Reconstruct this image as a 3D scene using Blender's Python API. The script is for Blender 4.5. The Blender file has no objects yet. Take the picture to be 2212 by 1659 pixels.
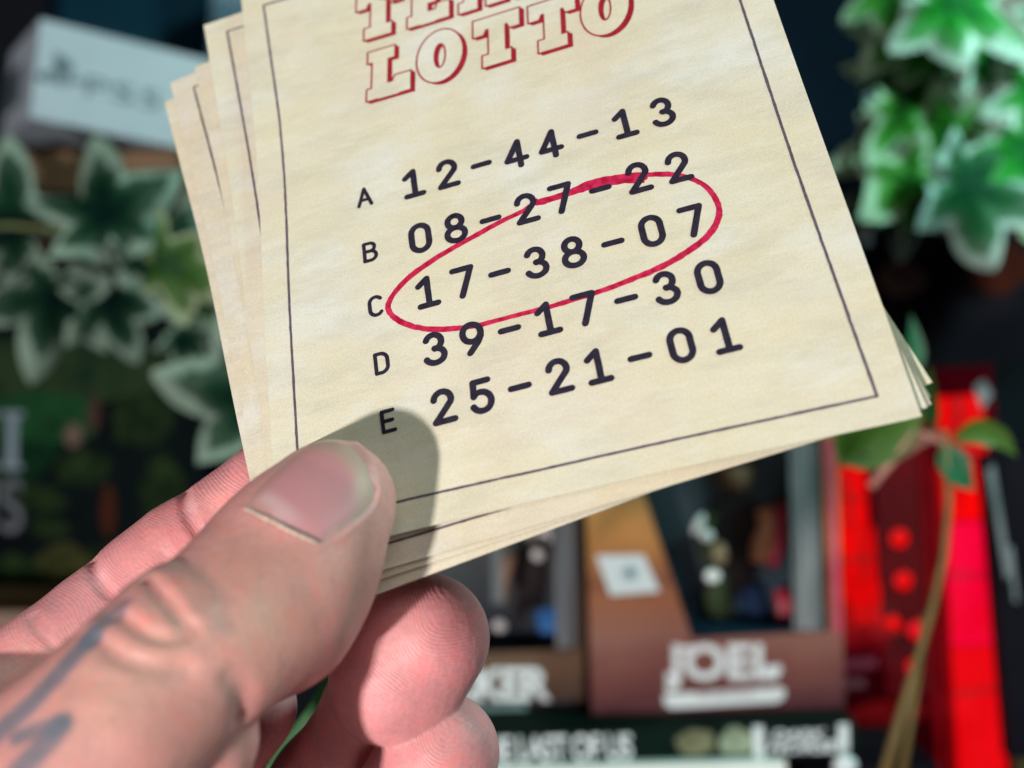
import bpy, math, random
import numpy as np
from mathutils import Vector, Matrix
from mathutils.geometry import tessellate_polygon
random.seed(5); rng = np.random.default_rng(5)
S = bpy.context.scene
C = S.collection
# ------------------------------------------------------------------ camera
F = 2613.0; CX, CY = 1106.0, 829.5          # focal length and centre in units of a 2212 px wide picture
cam = bpy.data.cameras.new('camera'); cam_o = bpy.data.objects.new('camera', cam); C.objects.link(cam_o)
cam.sensor_width = 36; cam.lens = 36 * F / 2212
cam.clip_start = 0.01; cam.clip_end = 20
cam_o.location = (0, 0, 0); cam_o.rotation_euler = (math.radians(90), 0, 0)
cam.dof.use_dof = True; cam.dof.focus_distance = 0.195; cam.dof.aperture_fstop = 9.6
S.camera = cam_o
# ------------------------------------------------------------------ world and lamps
W = bpy.data.worlds.new('World'); S.world = W; W.use_nodes = True
bg = W.node_tree.nodes['Background']; bg.inputs[0].default_value = (0.80, 0.86, 1.0, 1); bg.inputs[1].default_value = 0.045
def lamp(name, loc, target, size, power, col, sizey=None):
    l = bpy.data.lights.new(name, 'AREA'); l.energy = power; l.color = col; l.size = size
    if sizey: l.shape = 'RECTANGLE'; l.size_y = sizey
    o = bpy.data.objects.new(name, l); C.objects.link(o); o.location = loc
    o.rotation_euler = (Vector(target) - Vector(loc)).to_track_quat('-Z', 'Y').to_euler()
    return o
TG = (-0.02, 0.18, -0.01)
lamp('key_lamp', (-0.40, -0.46, -0.215), TG, 0.040, 8.3, (1, .955, .92))
lamp('low_soft_lamp', (-0.03, -0.22, -0.42), TG, 0.14, .36, (1, .93, .86))
lamp('fill_lamp', (0.10, -0.42, 0.50), TG, 0.55, 1.5, (1, .95, .92))  # unseen overhead fill, added to lift the shadows
lamp('plant_lamp', (0.42, 0.16, 0.36), (0.2, 0.46, 0.12), 0.10, 3.6, (.55, 1, .92))
S.view_settings.view_transform = 'Standard'; S.view_settings.look = 'None'
S.view_settings.exposure = 0; S.view_settings.gamma = 1
try:
    S.cycles.use_denoising = True
    S.cycles.max_bounces = 6
except Exception: pass

# ------------------------------------------------------------------ helpers
def at(px, py, Y):
    return Vector(((px - CX) / F * Y, Y, (CY - py) / F * Y))
def mat(name, col, rough=.6, metal=0, spec=.5, emit=None, estr=0, alpha=None, trans=0):
    m = bpy.data.materials.new(name); m.use_nodes = True
    b = m.node_tree.nodes['Principled BSDF']
    if max(col) < .05: spec = min(spec, .03); rough = max(rough, .7)
    b.inputs['Base Color'].default_value = (*col, 1); b.inputs['Roughness'].default_value = rough
    b.inputs['Metallic'].default_value = metal; b.inputs['Specular IOR Level'].default_value = spec
    if emit: b.inputs['Emission Color'].default_value = (*emit, 1); b.inputs['Emission Strength'].default_value = estr
    if trans: b.inputs['Transmission Weight'].default_value = trans
    return m
def nmat(name, c1, c2, scale=30, rough=.6, detail=5, c3=None, bump=0, spec=.5, stretch=(1, 1, 1), emit=0):
    """mottled procedural material between two or three colours"""
    m = mat(name, c1, rough, spec=spec); N = m.node_tree.nodes; L = m.node_tree.links
    b = N['Principled BSDF']
    tc = N.new('ShaderNodeTexCoord'); mp = N.new('ShaderNodeMapping'); mp.inputs['Scale'].default_value = stretch
    nz = N.new('ShaderNodeTexNoise'); nz.inputs['Scale'].default_value = scale; nz.inputs['Detail'].default_value = detail
    L.new(tc.outputs['Object'], mp.inputs[0]); L.new(mp.outputs[0], nz.inputs['Vector'])
    r = N.new('ShaderNodeValToRGB'); r.color_ramp.elements[0].position = .35; r.color_ramp.elements[1].position = .65
    r.color_ramp.elements[0].color = (*c1, 1); r.color_ramp.elements[1].color = (*c2, 1)
    if c3: e = r.color_ramp.elements.new(.72); e.color = (*c3, 1)
    L.new(nz.outputs[0], r.inputs[0])
    if emit: L.new(r.outputs[0], b.inputs['Emission Color']); b.inputs['Emission Strength'].default_value = emit; b.inputs['Base Color'].default_value = (.03, .001, .002, 1); b.inputs['Specular IOR Level'].default_value = .1
    else: L.new(r.outputs[0], b.inputs['Base Color'])
    if bump:
        bp = N.new('ShaderNodeBump'); bp.inputs['Distance'].default_value = bump; bp.inputs['Strength'].default_value = .6
        L.new(nz.outputs[0], bp.inputs['Height']); L.new(bp.outputs[0], b.inputs['Normal'])
    return m
def mesh_obj(name, verts, faces, m=None, parent=None, smooth=False):
    me = bpy.data.meshes.new(name); me.from_pydata([tuple(v) for v in verts], [], [tuple(f) for f in faces]); me.update()
    if smooth: me.polygons.foreach_set('use_smooth', [True] * len(me.polygons))
    o = bpy.data.objects.new(name, me); C.objects.link(o)
    if m: me.materials.append(m)
    if parent is not None: o.parent = parent
    return o
def tag(o, label=None, cat=None, group=None, kind=None):
    if label: o['label'] = label
    if cat: o['category'] = cat
    if group: o['group'] = group
    if kind: o['kind'] = kind
    return o

# ------------------------------------------------------------------ the plane of the cards
def nrm(v): v = np.array(v, float); return v / np.linalg.norm(v)
EU = nrm((18250, -2613, 4608)); EV = nrm((-860, 2613, 4888)); EV = nrm(EV - EU * (EU @ EV)); EN = np.cross(EU, EV)
OO = np.array(at(750, 1100, 1.0)) * 183.0                       # millimetres
def bend(u, v):
    return 0.55 * ((u - 30) / 50) ** 2 + .35 * np.sin(v / 17. + u / 60.) * np.clip((v + 5) / 40, 0, 1) + .25 * np.sin(u / 19. - v / 41.)
def quadmap(TL, TR, BL, BR, off, bow=0., bowr=0., curl=0.):
    TL, TR, BL, BR = [np.array(q, float) for q in (TL, TR, BL, BR)]
    def f(s, t):
        s = np.asarray(s, float)[..., None]; t = np.asarray(t, float)[..., None]
        p = (BL * (1 - s) + BR * s) * (1 - t) + (TL * (1 - s) + TR * s) * t
        u = p[..., 0] + (bow * np.exp(-((t[..., 0] - .62) / .25) ** 2)) * (1 - s[..., 0]) ** 2
        v = p[..., 1] + bowr * np.sin(np.pi * s[..., 0]) * (1 - t[..., 0]) ** 3
        w = bend(u, v) - off - curl * np.clip((.35 - s[..., 0]) / .35, 0, 1) ** 2 * t[..., 0]
        P = OO + u[..., None] * EU + v[..., None] * EV + w[..., None] * EN
        return P * .001, u, v
    return f
WC, HC = 95.4, 118.0
front = quadmap((-11.3, 111.8), (83.7, 111.8), (-11.3, -6.1), (84.15, -7.0), 0, .75, .7)
def fuv(u, v, h=0.0):
    """point on the front card's face from plane millimetres"""
    u = np.asarray(u, float); v = np.asarray(v, float)
    s = (u + 11.3) / 95.4; vb = -6.1 * (1 - s) - 7.0 * s; t = (v - vb) / (111.8 - vb)
    P, _, _ = front(s, t)
    return P + EN * h * .001

def paper_material():
    m = mat('aged_paper', (.7, .62, .45), .85, spec=.25); N = m.node_tree.nodes; L = m.node_tree.links
    b = N['Principled BSDF']
    at_ = N.new('ShaderNodeAttribute'); at_.attribute_name = 'paper'
    def noise(scale, detail, off, stretch=(1, 1, 1), rough=.55, dist=0):
        mp = N.new('ShaderNodeMapping'); mp.inputs['Location'].default_value = off; mp.inputs['Scale'].default_value = stretch
        n = N.new('ShaderNodeTexNoise'); n.inputs['Scale'].default_value = scale; n.inputs['Detail'].default_value = detail
        n.inputs['Roughness'].default_value = rough; n.inputs['Distortion'].default_value = dist
        L.new(at_.outputs['Vector'], mp.inputs[0]); L.new(mp.outputs[0], n.inputs['Vector']); return n.outputs[0]
    def mix(a, bcol, fac, lo, hi, amt):
        mr = N.new('ShaderNodeMapRange'); mr.inputs['From Min'].default_value = lo; mr.inputs['From Max'].default_value = hi
        mr.inputs['To Max'].default_value = amt; L.new(fac, mr.inputs['Value'])
        mx = N.new('ShaderNodeMix'); mx.data_type = 'RGBA'
        L.new(mr.outputs[0], mx.inputs['Factor'])
        if isinstance(a, tuple): mx.inputs['A'].default_value = (*a, 1)
        else: L.new(a, mx.inputs['A'])
        mx.inputs['B'].default_value = (*bcol, 1); return mx.outputs['Result']
    c = mix((.645, .595, .465), (.64, .575, .412), noise(.06, 4, (3, 1, 0)), .42, .60, 1)
    c = mix(c, (.66, .65, .59), noise(.05, 4, (31, 7, 4), (1, 1.6, 1)), .50, .68, 1)
    c = mix(c, (.62, .53, .42), noise(.035, 4, (11, 77, 9)), .54, .72, .8)
    c = mix(c, (.52, .485, .375), noise(.13, 6, (1, 5, 2), (.6, 1.8, 1), .65), .46, .72, .75)
    c = mix(c, (.71, .675, .57), noise(.22, 6, (9, 45, 2), (.5, 2.2, 1), .7), .50, .78, .7)
    c = mix(c, (.36, .33, .25), noise(3.2, 4, (0, 0, 0), (1, 1, 1), .8), .50, .80, .75)
    c = mix(c, (.82, .78, .68), noise(2.6, 4, (50, 0, 0), (1, 1, 1), .8), .52, .80, .75)
    L.new(c, b.inputs['Base Color'])
    bp = N.new('ShaderNodeBump'); bp.inputs['Strength'].default_value = .25; bp.inputs['Distance'].default_value = .0001
    L.new(noise(1.2, 6, (0, 3, 0), (1, 1, 1), .7), bp.inputs['Height']); b0 = N.new('ShaderNodeBump'); b0.inputs['Strength'].default_value = .35; b0.inputs['Distance'].default_value = .0006
    L.new(noise(.09, 3, (7, 3, 0), (1, 1.5, 1), .5, .4), b0.inputs['Height']); L.new(b0.outputs[0], bp.inputs['Normal'])
    L.new(bp.outputs[0], b.inputs['Normal'])
    return m
PAPER = paper_material()
INK = nmat('dark_ink', (.020, .016, .030), (.030, .025, .042), 900, .7, spec=.2)
LINE = nmat('border_ink', (.07, .05, .075), (.13, .10, .13), 2500, .75, spec=.2)
RED = nmat('red_print', (.27, .007, .018), (.34, .014, .028), 700, .7, spec=.2)
PEN = nmat('red_pen', (.34, .001, .030), (.58, .022, .085), 900, .7, spec=.15, detail=8)

def set_vec(me, name, arr):
    a = me.attributes.new(name, 'FLOAT_VECTOR', 'POINT'); a.data.foreach_set('vector', np.asarray(arr, np.float32).ravel())
def card(name, f, seed, label):
    n, m = 44, 50; th = .28
    s, t = np.meshgrid(np.linspace(0, 1, n), np.linspace(0, 1, m))
    s = s.copy(); t = t.copy()
    P, u, v = f(s, t)
    pap = np.stack([s * WC + seed * 130, t * HC + seed * 57, np.full_like(s, seed * 3.1)], -1)
    if seed == 0: pap = np.stack([u, v, u * 0], -1)
    top = P.reshape(-1, 3); bot = (P - EN * th * .001).reshape(-1, 3)
    V = [top, bot]; A = [pap.reshape(-1, 3)] * 2; Fc = []
    idx = lambda i, j, o=0: o + j * n + i
    for j in range(m - 1):
        for i in range(n - 1):
            Fc.append((idx(i, j), idx(i + 1, j), idx(i + 1, j + 1), idx(i, j + 1)))
            Fc.append((idx(i, j, n * m), idx(i, j + 1, n * m), idx(i + 1, j + 1, n * m), idx(i + 1, j, n * m)))
    ring = [(i, 0) for i in range(n)] + [(n - 1, j) for j in range(1, m)] + [(i, m - 1) for i in range(n - 2, -1, -1)] + [(0, j) for j in range(m - 2, 0, -1)]
    ids = [idx(i, j) for i, j in ring]; b0 = 2 * n * m; k = len(ids)
    V += [top[ids], bot[ids]]; A += [A[0][ids]] * 2
    for q in range(k):
        r = (q + 1) % k; Fc.append((b0 + q, b0 + k + q, b0 + k + r, b0 + r))
    V = np.concatenate(V); A = np.concatenate(A)
    o = mesh_obj(name, V.tolist(), Fc, PAPER, None, True); set_vec(o.data, 'paper', A)
    tag(o, label, 'lottery card', 'stack of paper lottery cards held by the hand'); return o

class Ink:
    """flat printed shapes on a card; every stroke sits a hair above the one before"""
    def __init__(s, f, h): s.V = []; s.F = []; s.f = f; s.h = h; s.uv = []
    def strip(s, pts, w, cap=True, closed=False, jit=0.):
        pts = np.array(pts, float); out = [pts[0]]
        for a, b in zip(pts[:-1], pts[1:]):
            L = np.linalg.norm(b - a); k = max(1, int(L / .9))
            for q in range(1, k + 1): out.append(a + (b - a) * q / k)
        p = np.array(out); d = np.gradient(p, axis=0)
        if closed: d[0] = d[-1] = p[1] - p[-2]
        else:                                         # exact joints at the ends
            d[0] = p[1] - p[0]; d[-1] = p[-1] - p[-2]
        d /= np.linalg.norm(d, axis=1)[:, None] + 1e-9; nn = np.stack([-d[:, 1], d[:, 0]], 1)
        ww = w / 2 * np.ones(len(p)) if np.isscalar(w) else np.interp(np.linspace(0, 1, len(p)), np.linspace(0, 1, len(w)), w) / 2
        j1 = 1 + jit * rng.normal(size=len(p)); j2 = 1 + jit * rng.normal(size=len(p))
        a = p + nn * (ww * j1)[:, None]; b = p - nn * (ww * j2)[:, None]
        base = len(s.V)
        for x, y in zip(a, b): s._v(x); s._v(y)
        for i in range(len(p) - 1): s.F.append((base + 2 * i + 1, base + 2 * i + 3, base + 2 * i + 2, base + 2 * i))
        if cap and not closed:
            for c, dd, w0 in ((p[0], -d[0], ww[0]), (p[-1], d[-1], ww[-1])):
                ang = math.atan2(dd[1], dd[0]); b0 = len(s.V); s._v(c)
                for q in range(9): th = ang - math.pi / 2 + math.pi * q / 8; s._v(c + w0 * np.array([math.cos(th), math.sin(th)]))
                for q in range(8): s.F.append((b0, b0 + 1 + q, b0 + 2 + q))
        s.h += .0012
    def poly(s, loops):
        pts = [p for l in loops for p in l]; b0 = len(s.V)
        for p in pts: s._v(p)
        for t in tessellate_polygon([[Vector((x, y, 0)) for x, y in l] for l in loops]):
            a, b, c = [pts[i] for i in t]
            cr = (b[0] - a[0]) * (c[1] - a[1]) - (b[1] - a[1]) * (c[0] - a[0])
            s.F.append(tuple(b0 + i for i in (t if cr > 0 else t[::-1])))
        s.h += .0012
    def _v(s, p): s.V.append(s.f(p[0], p[1], s.h)); s.uv.append((p[0], p[1], 0))
    def build(s, name, m, parent):
        o = mesh_obj(name, s.V, s.F, m, parent); set_vec(o.data, 'paper', s.uv); return o

def arc(cx, cy, rx, ry, a0, a1, n=22):
    return [(cx + rx * math.cos(math.radians(a0 + (a1 - a0) * i / n)), cy + ry * math.sin(math.radians(a0 + (a1 - a0) * i / n))) for i in range(n + 1)]
G = {
 '1': [[(.06, .76), (.36, 1.0)], [(.36, 1.0), (.36, 0)], [(.06, 0), (.64, 0)]],
 '2': [arc(.33, .72, .27, .28, 172, -22) + [(.04, .0)], [(.04, 0), (.64, 0)]],
 '3': [arc(.31, .745, .25, .255, 158, -85), arc(.31, .255, .30, .255, 88, -160)],
 '4': [[(.44, 1), (.44, 0)], [(.44, 1), (.0, .27)], [(.0, .27), (.66, .27)]],
 '5': [[(.58, 1), (.12, 1)], [(.12, 1), (.09, .52)], arc(.31, .32, .30, .32, 138, -155)],
 '7': [[(.02, 1), (.62, 1)], [(.62, 1), (.24, 0)]],
 '8': [arc(.33, .76, .24, .24, 90, 450), arc(.33, .26, .30, .26, 90, 450)],
 '9': [arc(.33, .69, .29, .31, 0, 360), [(.62, .69), (.60, .52), (.50, .33), (.20, 0)]],
 '0': [arc(.33, .70, .29, .30, 0, 180, 14) + arc(.33, .30, .29, .30, 180, 360, 14) + [(.62, .70)]],
 '-': [[(.06, .47), (.60, .47)]],
 'A': [[(0, 0), (.33, 1)], [(.33, 1), (.66, 0)], [(.12, .33), (.54, .33)]],
 'B': [[(.05, 0), (.05, 1)], [(.05, 1)] + arc(.33, .77, .25, .23, 90, -90) + [(.05, .54)], [(.05, .54)] + arc(.35, .27, .28, .27, 90, -90) + [(.05, 0)]],
 'C': [arc(.36, .68, .30, .32, 35, 180, 12) + arc(.36, .32, .30, .32, 180, 325, 12)],
 'D': [[(.05, 0), (.05, 1)], [(.05, 1)] + arc(.28, .66, .34, .34, 90, 0, 9) + arc(.28, .34, .34, .34, 0, -90, 9) + [(.05, 0)]],
 'E': [[(.06, 0), (.06, 1)], [(.06, 1), (.58, 1)], [(.06, .52), (.52, .52)], [(.06, 0), (.60, 0)]],
}
def glyph(ink, ch, cx, cy, h, w):
    for st in G[ch]:
        ink.strip([(cx + (x - .33) * h, cy + (y - .5) * h) for x, y in st], w, jit=.02)

cards = []
fc = card('lottery_card', front, 0, 'front cream card with dark rows of numbers and a red pen ring, under the thumb'); cards.append(fc)
# border line
bd = Ink(fuv, .03)
bd.strip([(-6.9, 107.5), (-6.25, 80), (-6.3, 65), (-6.6, 45), (-6.8, 25), (-7.1, 10), (-7.1, -1.0)], .42, jit=.10)
bd.strip([(-7.1, -1.0), (10, -1.3), (30, -1.9), (55, -2.25), (79.25, -2.55)], .42, jit=.10)
bd.strip([(79.25, -2.55), (78.9, 20), (78.7, 40), (78.85, 75), (78.9, 107.5)], .46, jit=.10)
bd.strip([(78.9, 107.5), (-6.9, 107.5)], .42, jit=.10)
bd.build('border_line', LINE, fc)
# pen ring, below the printed numbers so that they read dark through it
def cpx(x, y):
    px, py = 691.2 + .4862 * x, 172.8 + .4862 * y
    r = np.array([(px - CX) / F, 1, (CY - py) / F]); t = (OO @ EN) / (r @ EN); p = r * t - OO
    return (p @ EU, p @ EV)
def smooth_closed(P, closed=True, n=6):
    P = [np.array(p, float) for p in P]; out = []; N_ = len(P)
    for i in range(N_ if closed else N_ - 1):
        if closed: p0, p1, p2, p3 = P[i - 1], P[i], P[(i + 1) % N_], P[(i + 2) % N_]
        else: p0, p1, p2, p3 = P[max(i - 1, 0)], P[i], P[i + 1], P[min(i + 2, N_ - 1)]
        for k in range(n):
            t = k / n
            out.append(.5 * ((2 * p1) + (-p0 + p2) * t + (2 * p0 - 5 * p1 + 4 * p2 - p3) * t * t + (-p0 + 3 * p1 - 3 * p2 + p3) * t ** 3))
    out.append(P[0] if closed else P[-1]); return out
ringp = [(1430, 428), (1530, 424), (1620, 434), (1700, 467), (1752, 520), (1777, 580), (1768, 640), (1725, 705), (1650, 765), (1560, 822), (1450, 874), (1330, 922), (1220, 962), (1120, 992), (1010, 1025), (900, 1052), (800, 1078), (700, 1103), (600, 1115), (500, 1118), (420, 1105), (360, 1082), (318, 1050), (303, 1012), (330, 955), (400, 880), (500, 808), (600, 747), (700, 692), (800, 637), (900, 588), (965, 548), (1060, 520), (1150, 494), (1250, 462), (1370, 440), (1445, 440)]
rp = Ink(fuv, .02)
rp.strip(smooth_closed([cpx(*p) for p in ringp], False), [1.0, .95, .9, .95, 1.05, 1.15, 1.1, 1.0, .85, .9, .8, .85, .95, 1.0, 1.0, .95, 1.0, 1.05, .95, 1.0, .85, .9, 1.0, 1.15, 1.1], jit=.07)
rp.strip(smooth_closed([cpx(*p) for p in [(962, 538), (975, 552), (1060, 524), (1150, 492), (1250, 466), (1340, 456), (1438, 458)]], False), [.6, 1.0, 1.1, 1.35, 1.6, 1.5, .9, .6], jit=.09)
rp.strip(smooth_closed([cpx(*p) for p in [(1130, 488), (1200, 462), (1300, 442), (1380, 430), (1440, 424)]], False), [.5, 1.0, 1.2, 1.1, .8], jit=.09)
rp.build('pen_ring', PEN, fc)
COLS = [16.9, 23.1, 29.2, 35.4, 41.5, 48.0, 54.4, 61.0]
for ch, txt, vv in (('A', '12-44-13', 56.4), ('B', '08-27-22', 44.75), ('C', '17-38-07', 33.8), ('D', '39-17-30', 23.0), ('E', '25-21-01', 12.6)):
    r_ = Ink(fuv, .045)
    for c_, q in zip(txt, COLS): glyph(r_, c_, q + .15, vv + rng.normal() * .04, 5.12, 1.08)
    r_.build('number_row', INK, fc)
    l_ = Ink(fuv, .045); glyph(l_, ch, 8.1, vv - .05, 3.5, .66); l_.build('row_letter', INK, fc)
# outlined slab lettering
T_ = [(0, 11.4), (0, 7.4), (2.1, 7.4), (2.5, 8.5), (2.9, 8.5), (2.9, 2.9), (1.7, 2.9), (1.7, 0), (7.3, 0), (7.3, 2.9), (6.2, 2.9), (6.2, 8.5), (6.5, 8.5), (6.9, 7.4), (9, 7.4), (9, 11.4)]
LET = {
 'L': [[(0, 0), (8.6, 0), (8.6, 4.4), (5.4, 4.4), (4.9, 3.2), (4.1, 3.2), (4.1, 8.6), (5.4, 8.6), (5.4, 11.4), (0, 11.4), (0, 8.6), (.9, 8.6), (.9, 2.8), (0, 2.8)]],
 'T': [T_],
 'O': [arc(4.6, 5.7, 4.5, 6.0, 0, 360, 40)[:-1], arc(4.6, 5.7, 1.05, 2.7, 0, 360, 24)[:-1]],
 'E': [[(0, 0), (8.4, 0), (8.4, 4.2), (5.9, 4.2), (5.5, 2.9), (4.2, 2.9), (4.2, 4.6), (5.8, 4.6), (5.8, 6.8), (4.2, 6.8), (4.2, 8.6), (5.5, 8.6), (5.9, 7.3), (8.4, 7.3), (8.4, 11.4), (0, 11.4), (0, 8.6), (.9, 8.6), (.9, 2.8), (0, 2.8)]],
 'X': [[(0, 0), (3.9, 0), (3.9, 2.2), (4.6, 3.6), (5.3, 2.2), (5.3, 0), (9.3, 0), (9.3, 2.6), (8.4, 2.6), (6.3, 5.8), (8.2, 8.8), (9, 8.8), (9, 11.4), (5.2, 11.4), (5.2, 9.2), (4.6, 8.2), (4, 9.2), (4, 11.4), (.2, 11.4), (.2, 8.8), (1, 8.8), (2.9, 5.8), (.8, 2.6), (0, 2.6)]],
 'A': [[(0, 0), (3.6, 0), (3.6, 2.6), (3.0, 2.6), (3.2, 3.4), (6, 3.4), (6.2, 2.6), (5.6, 2.6), (5.6, 0), (9.4, 0), (9.4, 2.6), (8.8, 2.6), (6.6, 11.4), (2.6, 11.4), (.6, 2.6), (0, 2.6)]],
 'S': [[(0, 0), (6, 0), (8.4, 1.6), (8.6, 4.4), (6.8, 6.6), (3.6, 7.6), (3.8, 8.8), (5.4, 8.8), (5.6, 7.8), (8, 7.8), (8, 11.4), (3, 11.4), (.6, 9.8), (.4, 7.0), (2.2, 4.9), (5.2, 4.2), (5.2, 2.9), (3.2, 2.9), (3, 4), (0, 4)]],
}
def title(ch, x0, y0, name):
    loops = [[(x0 + x + .145 * y, y0 + y) for x, y in l] for l in LET[ch]]
    dx, dy = .70, -.70
    sh = Ink(fuv, .020)
    for k in range(7):
        f_ = (k + 1) / 7; sh.poly([[(x + dx * f_, y + dy * f_) for x, y in l] for l in loops])
    sh.build(name, RED, fc)
    fl = Ink(fuv, .034); fl.poly(loops); fl.build('letter_face', PAPER, fc)
    ol = Ink(fuv, .042)
    for l in loops:
        for a, b in zip(l, l[1:] + l[:1]): ol.strip([a, b], .33, jit=.03); ol.h -= .0011
    ol.build('letter_outline', RED, fc)
for ch, x, y in (('L', 10.5, 77.2), ('O', 20.0, 77.2), ('T', 30.9, 77.0), ('T', 41.3, 76.5), ('O', 50.9, 76.4)): title(ch, x, y, 'title_letter')
for ch, x, y in (('T', 10.0, 91.6), ('E', 20.2, 91.3), ('X', 30.2, 91.0), ('A', 40.8, 90.8), ('S', 51.8, 90.8)): title(ch, x, y, 'title_letter')
# rear cards, fanned out to the left behind the front one
REAR = [((-19.6, 107.6), (76, 114.5), (-11.2, -5.2), (85.4, -5.6), .75, .5, 'second card of the fan, its top left corner just beside the front card'),
        ((-22.5, 99.0), (72, 109.5), (-9.3, -11.0), (86.2, -5.0), 1.5, .4, 'third card of the fan, a narrow plain strip between two bordered cards'),
        ((-28.2, 97.9), (66, 111.0), (-11.8, -12.6), (86.6, -3.6), 2.2, .8, 'fourth card of the fan, border corner showing above the rearmost card'),
        ((-30.1, 94.6), (64, 109.0), (-12.6, -15.2), (87.6, -1.2), 2.9, .9, 'rearmost card of the fan, showing only a thin strip at the far left')]
for i, (TL, TR, BL, BR, off, bow, lab) in enumerate(REAR):
    f = quadmap(TL, TR, BL, BR, off, bow, -.3, .5 * i)
    c_ = card('lottery_card', f, i + 1, lab); cards.append(c_)
    def g(x, y, h, f=f):
        P, _, _ = f(np.array(x / WC), np.array(y / HC)); return P + EN * h * .001
    b_ = Ink(g, .03)
    b_.strip([(4.4, 114.2), (4.4, 4)], .42, jit=.1); b_.strip([(4.4, 114.2), (91, 114.2)], .40, jit=.1)
    b_.strip([(91, 114.2), (91, 4)], .40, jit=.1); b_.strip([(4.4, 4), (91, 4)], .40, jit=.1)
    b_.build('border_line', LINE, c_)


# ------------------------------------------------------------------ the hand, one continuous skin grown from a distance field (millimetres)
def A3(px, py, d): return np.array(at(px, py, 1.0)) * d
def capsules(pts):
    """[(px, py, depth, radius in px)] -> list of tapered segments"""
    J = [(A3(x, y, d), r * d / F) for x, y, d, r in pts]
    return [(J[i][0], J[i + 1][0], J[i][1], J[i + 1][1]) for i in range(len(J) - 1)] or [(J[0][0], J[0][0] + 1e-3, J[0][1], J[0][1])]
def sd_caps(p, segs, k=2.0, flat=None, flatdir=None):
    d = None
    if flat: p = p + (p @ flatdir)[..., None] * flatdir * (1 / flat - 1)
    for a, b, ra, rb in segs:
        if flat: a = a + (a @ flatdir) * flatdir * (1 / flat - 1); b = b + (b @ flatdir) * flatdir * (1 / flat - 1)
        ab = b - a; h = np.clip(((p - a) @ ab) / (ab @ ab), 0, 1)
        e = np.linalg.norm(p - a - h[..., None] * ab, axis=-1) - (ra + (rb - ra) * h)
        d = e if d is None else smin(d, e, k)
    return d * (flat if flat else 1)
def smin(a, b, k):
    h = np.clip(.5 + .5 * (b - a) / k, 0, 1); return b + (a - b) * h - k * h * (1 - h)
def smax(a, b, k): return -smin(-a, -b, k)
THUMB = capsules([(714, 1090, 175.5, 143), (640, 1188, 171, 166), (572, 1290, 167, 184), (470, 1368, 161, 176), (385, 1425, 157, 178), (250, 1560, 152, 190), (90, 1720, 150, 225), (-150, 1960, 152, 270)])
THUMB2 = capsules([(450, 1600, 160, 108), (350, 1740, 162, 165), (360, 1860, 168, 215), (140, 1960, 164, 270)])  # thumb base swollen out of view to shade the palm from the key
PULP = capsules([(660, 1250, 176, 140), (600, 1330, 175, 150), (520, 1400, 172, 130)])
INDEX = capsules([(668, 1012, 205, 108), (593, 1071, 204, 112), (500, 1134, 203, 106), (400, 1203, 201, 113), (315, 1266, 200, 110), (215, 1362, 197, 121), (110, 1452, 193, 130), (-80, 1600, 188, 150), (-300, 1800, 184, 180)])
MIDDLE = capsules([(918, 1378, 189, 140), (858, 1462, 190, 134), (815, 1522, 205, 104), (704, 1705, 214, 116), (560, 1930, 214, 120)])
RING = capsules([(948, 1626, 191, 131), (900, 1740, 194, 128), (800, 1860, 204, 112), (640, 2040, 214, 112)])
PALM = capsules([(-60, 1720, 178, 260), (250, 1800, 190, 230), (390, 1800, 206, 140), (500, 1980, 200, 170)])
WEB = capsules([(250, 1560, 180, 120), (440, 1580, 196, 105), (540, 1530, 206, 88), (462, 1690, 208, 84)])
def d_thumb(p):
    a = sd_caps(p, THUMB, 5, .86, EN); b = sd_caps(p, PULP, 5, .8, EN); c = sd_caps(p, THUMB2, 5)
    return smin(smin(a, b, 5), c, 2.2)
def d_index(p): return sd_caps(p, INDEX, 3.5)
def d_middle(p): return sd_caps(p, MIDDLE, 4)
def d_ring(p): return sd_caps(p, RING, 4)
def d_palm(p): return smin(sd_caps(p, PALM, 6), sd_caps(p, WEB, 4), 6)
def dist_line(p, L):
    d = None
    for a, b in zip(L[:-1], L[1:]):
        ab = b - a; h = np.clip(((p - a) @ ab) / (ab @ ab + 1e-9), 0, 1)
        e = np.linalg.norm(p - a - h[..., None] * ab, axis=-1); d = e if d is None else np.minimum(d, e)
    return d
def hits(fn, pix, start=120.):
    """walk along the sight line of each picture point to the surface (used to lay creases, nail and tattoo on the skin)"""
    r = np.array([[(x - CX) / F, 1, (CY - y) / F] for x, y in pix]); rn = np.linalg.norm(r, axis=1); t = np.full(len(pix), start)
    for _ in range(60): t = t + np.clip(fn(r * t[:, None]) * .8 / rn, -3, 12); t = np.minimum(t, 240)
    return r * t[:, None]
c5 = lambda x, y: ((700 + .45208 * x) / 1.736, (1500 + .45208 * y) / 1.736)     # picture notes, thumb nail close-up
c6 = lambda x, y: (.40965 * x, (1700 + .71116 * y) / 1.736)                      # picture notes, lower left close-up
c7 = lambda x, y: ((1000 + .59084 * x) / 1.736, (1900 + .59084 * y) / 1.736)
NAILP = smooth_closed([c5(*q) for q in [(500, 862), (520, 800), (620, 690), (760, 560), (900, 440), (1030, 355), (1170, 318), (1320, 350), (1440, 440), (1525, 580), (1556, 720), (1535, 840), (1460, 935), (1340, 1030), (1220, 1115), (1100, 1166), (1000, 1125), (860, 1055), (700, 978), (580, 925)]], True, 5)[:-1]
nail_rim = hits(d_thumb, NAILP)
nail_c = hits(d_thumb, [c5(1030, 740)])[0]
GRV = []       # (line, depth mm, width mm, which)
def groove(fn, pix, dep, w, sm=6): GRV.append((hits(fn, [tuple(q) for q in smooth_closed(pix, False, sm)]), dep, w))
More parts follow.
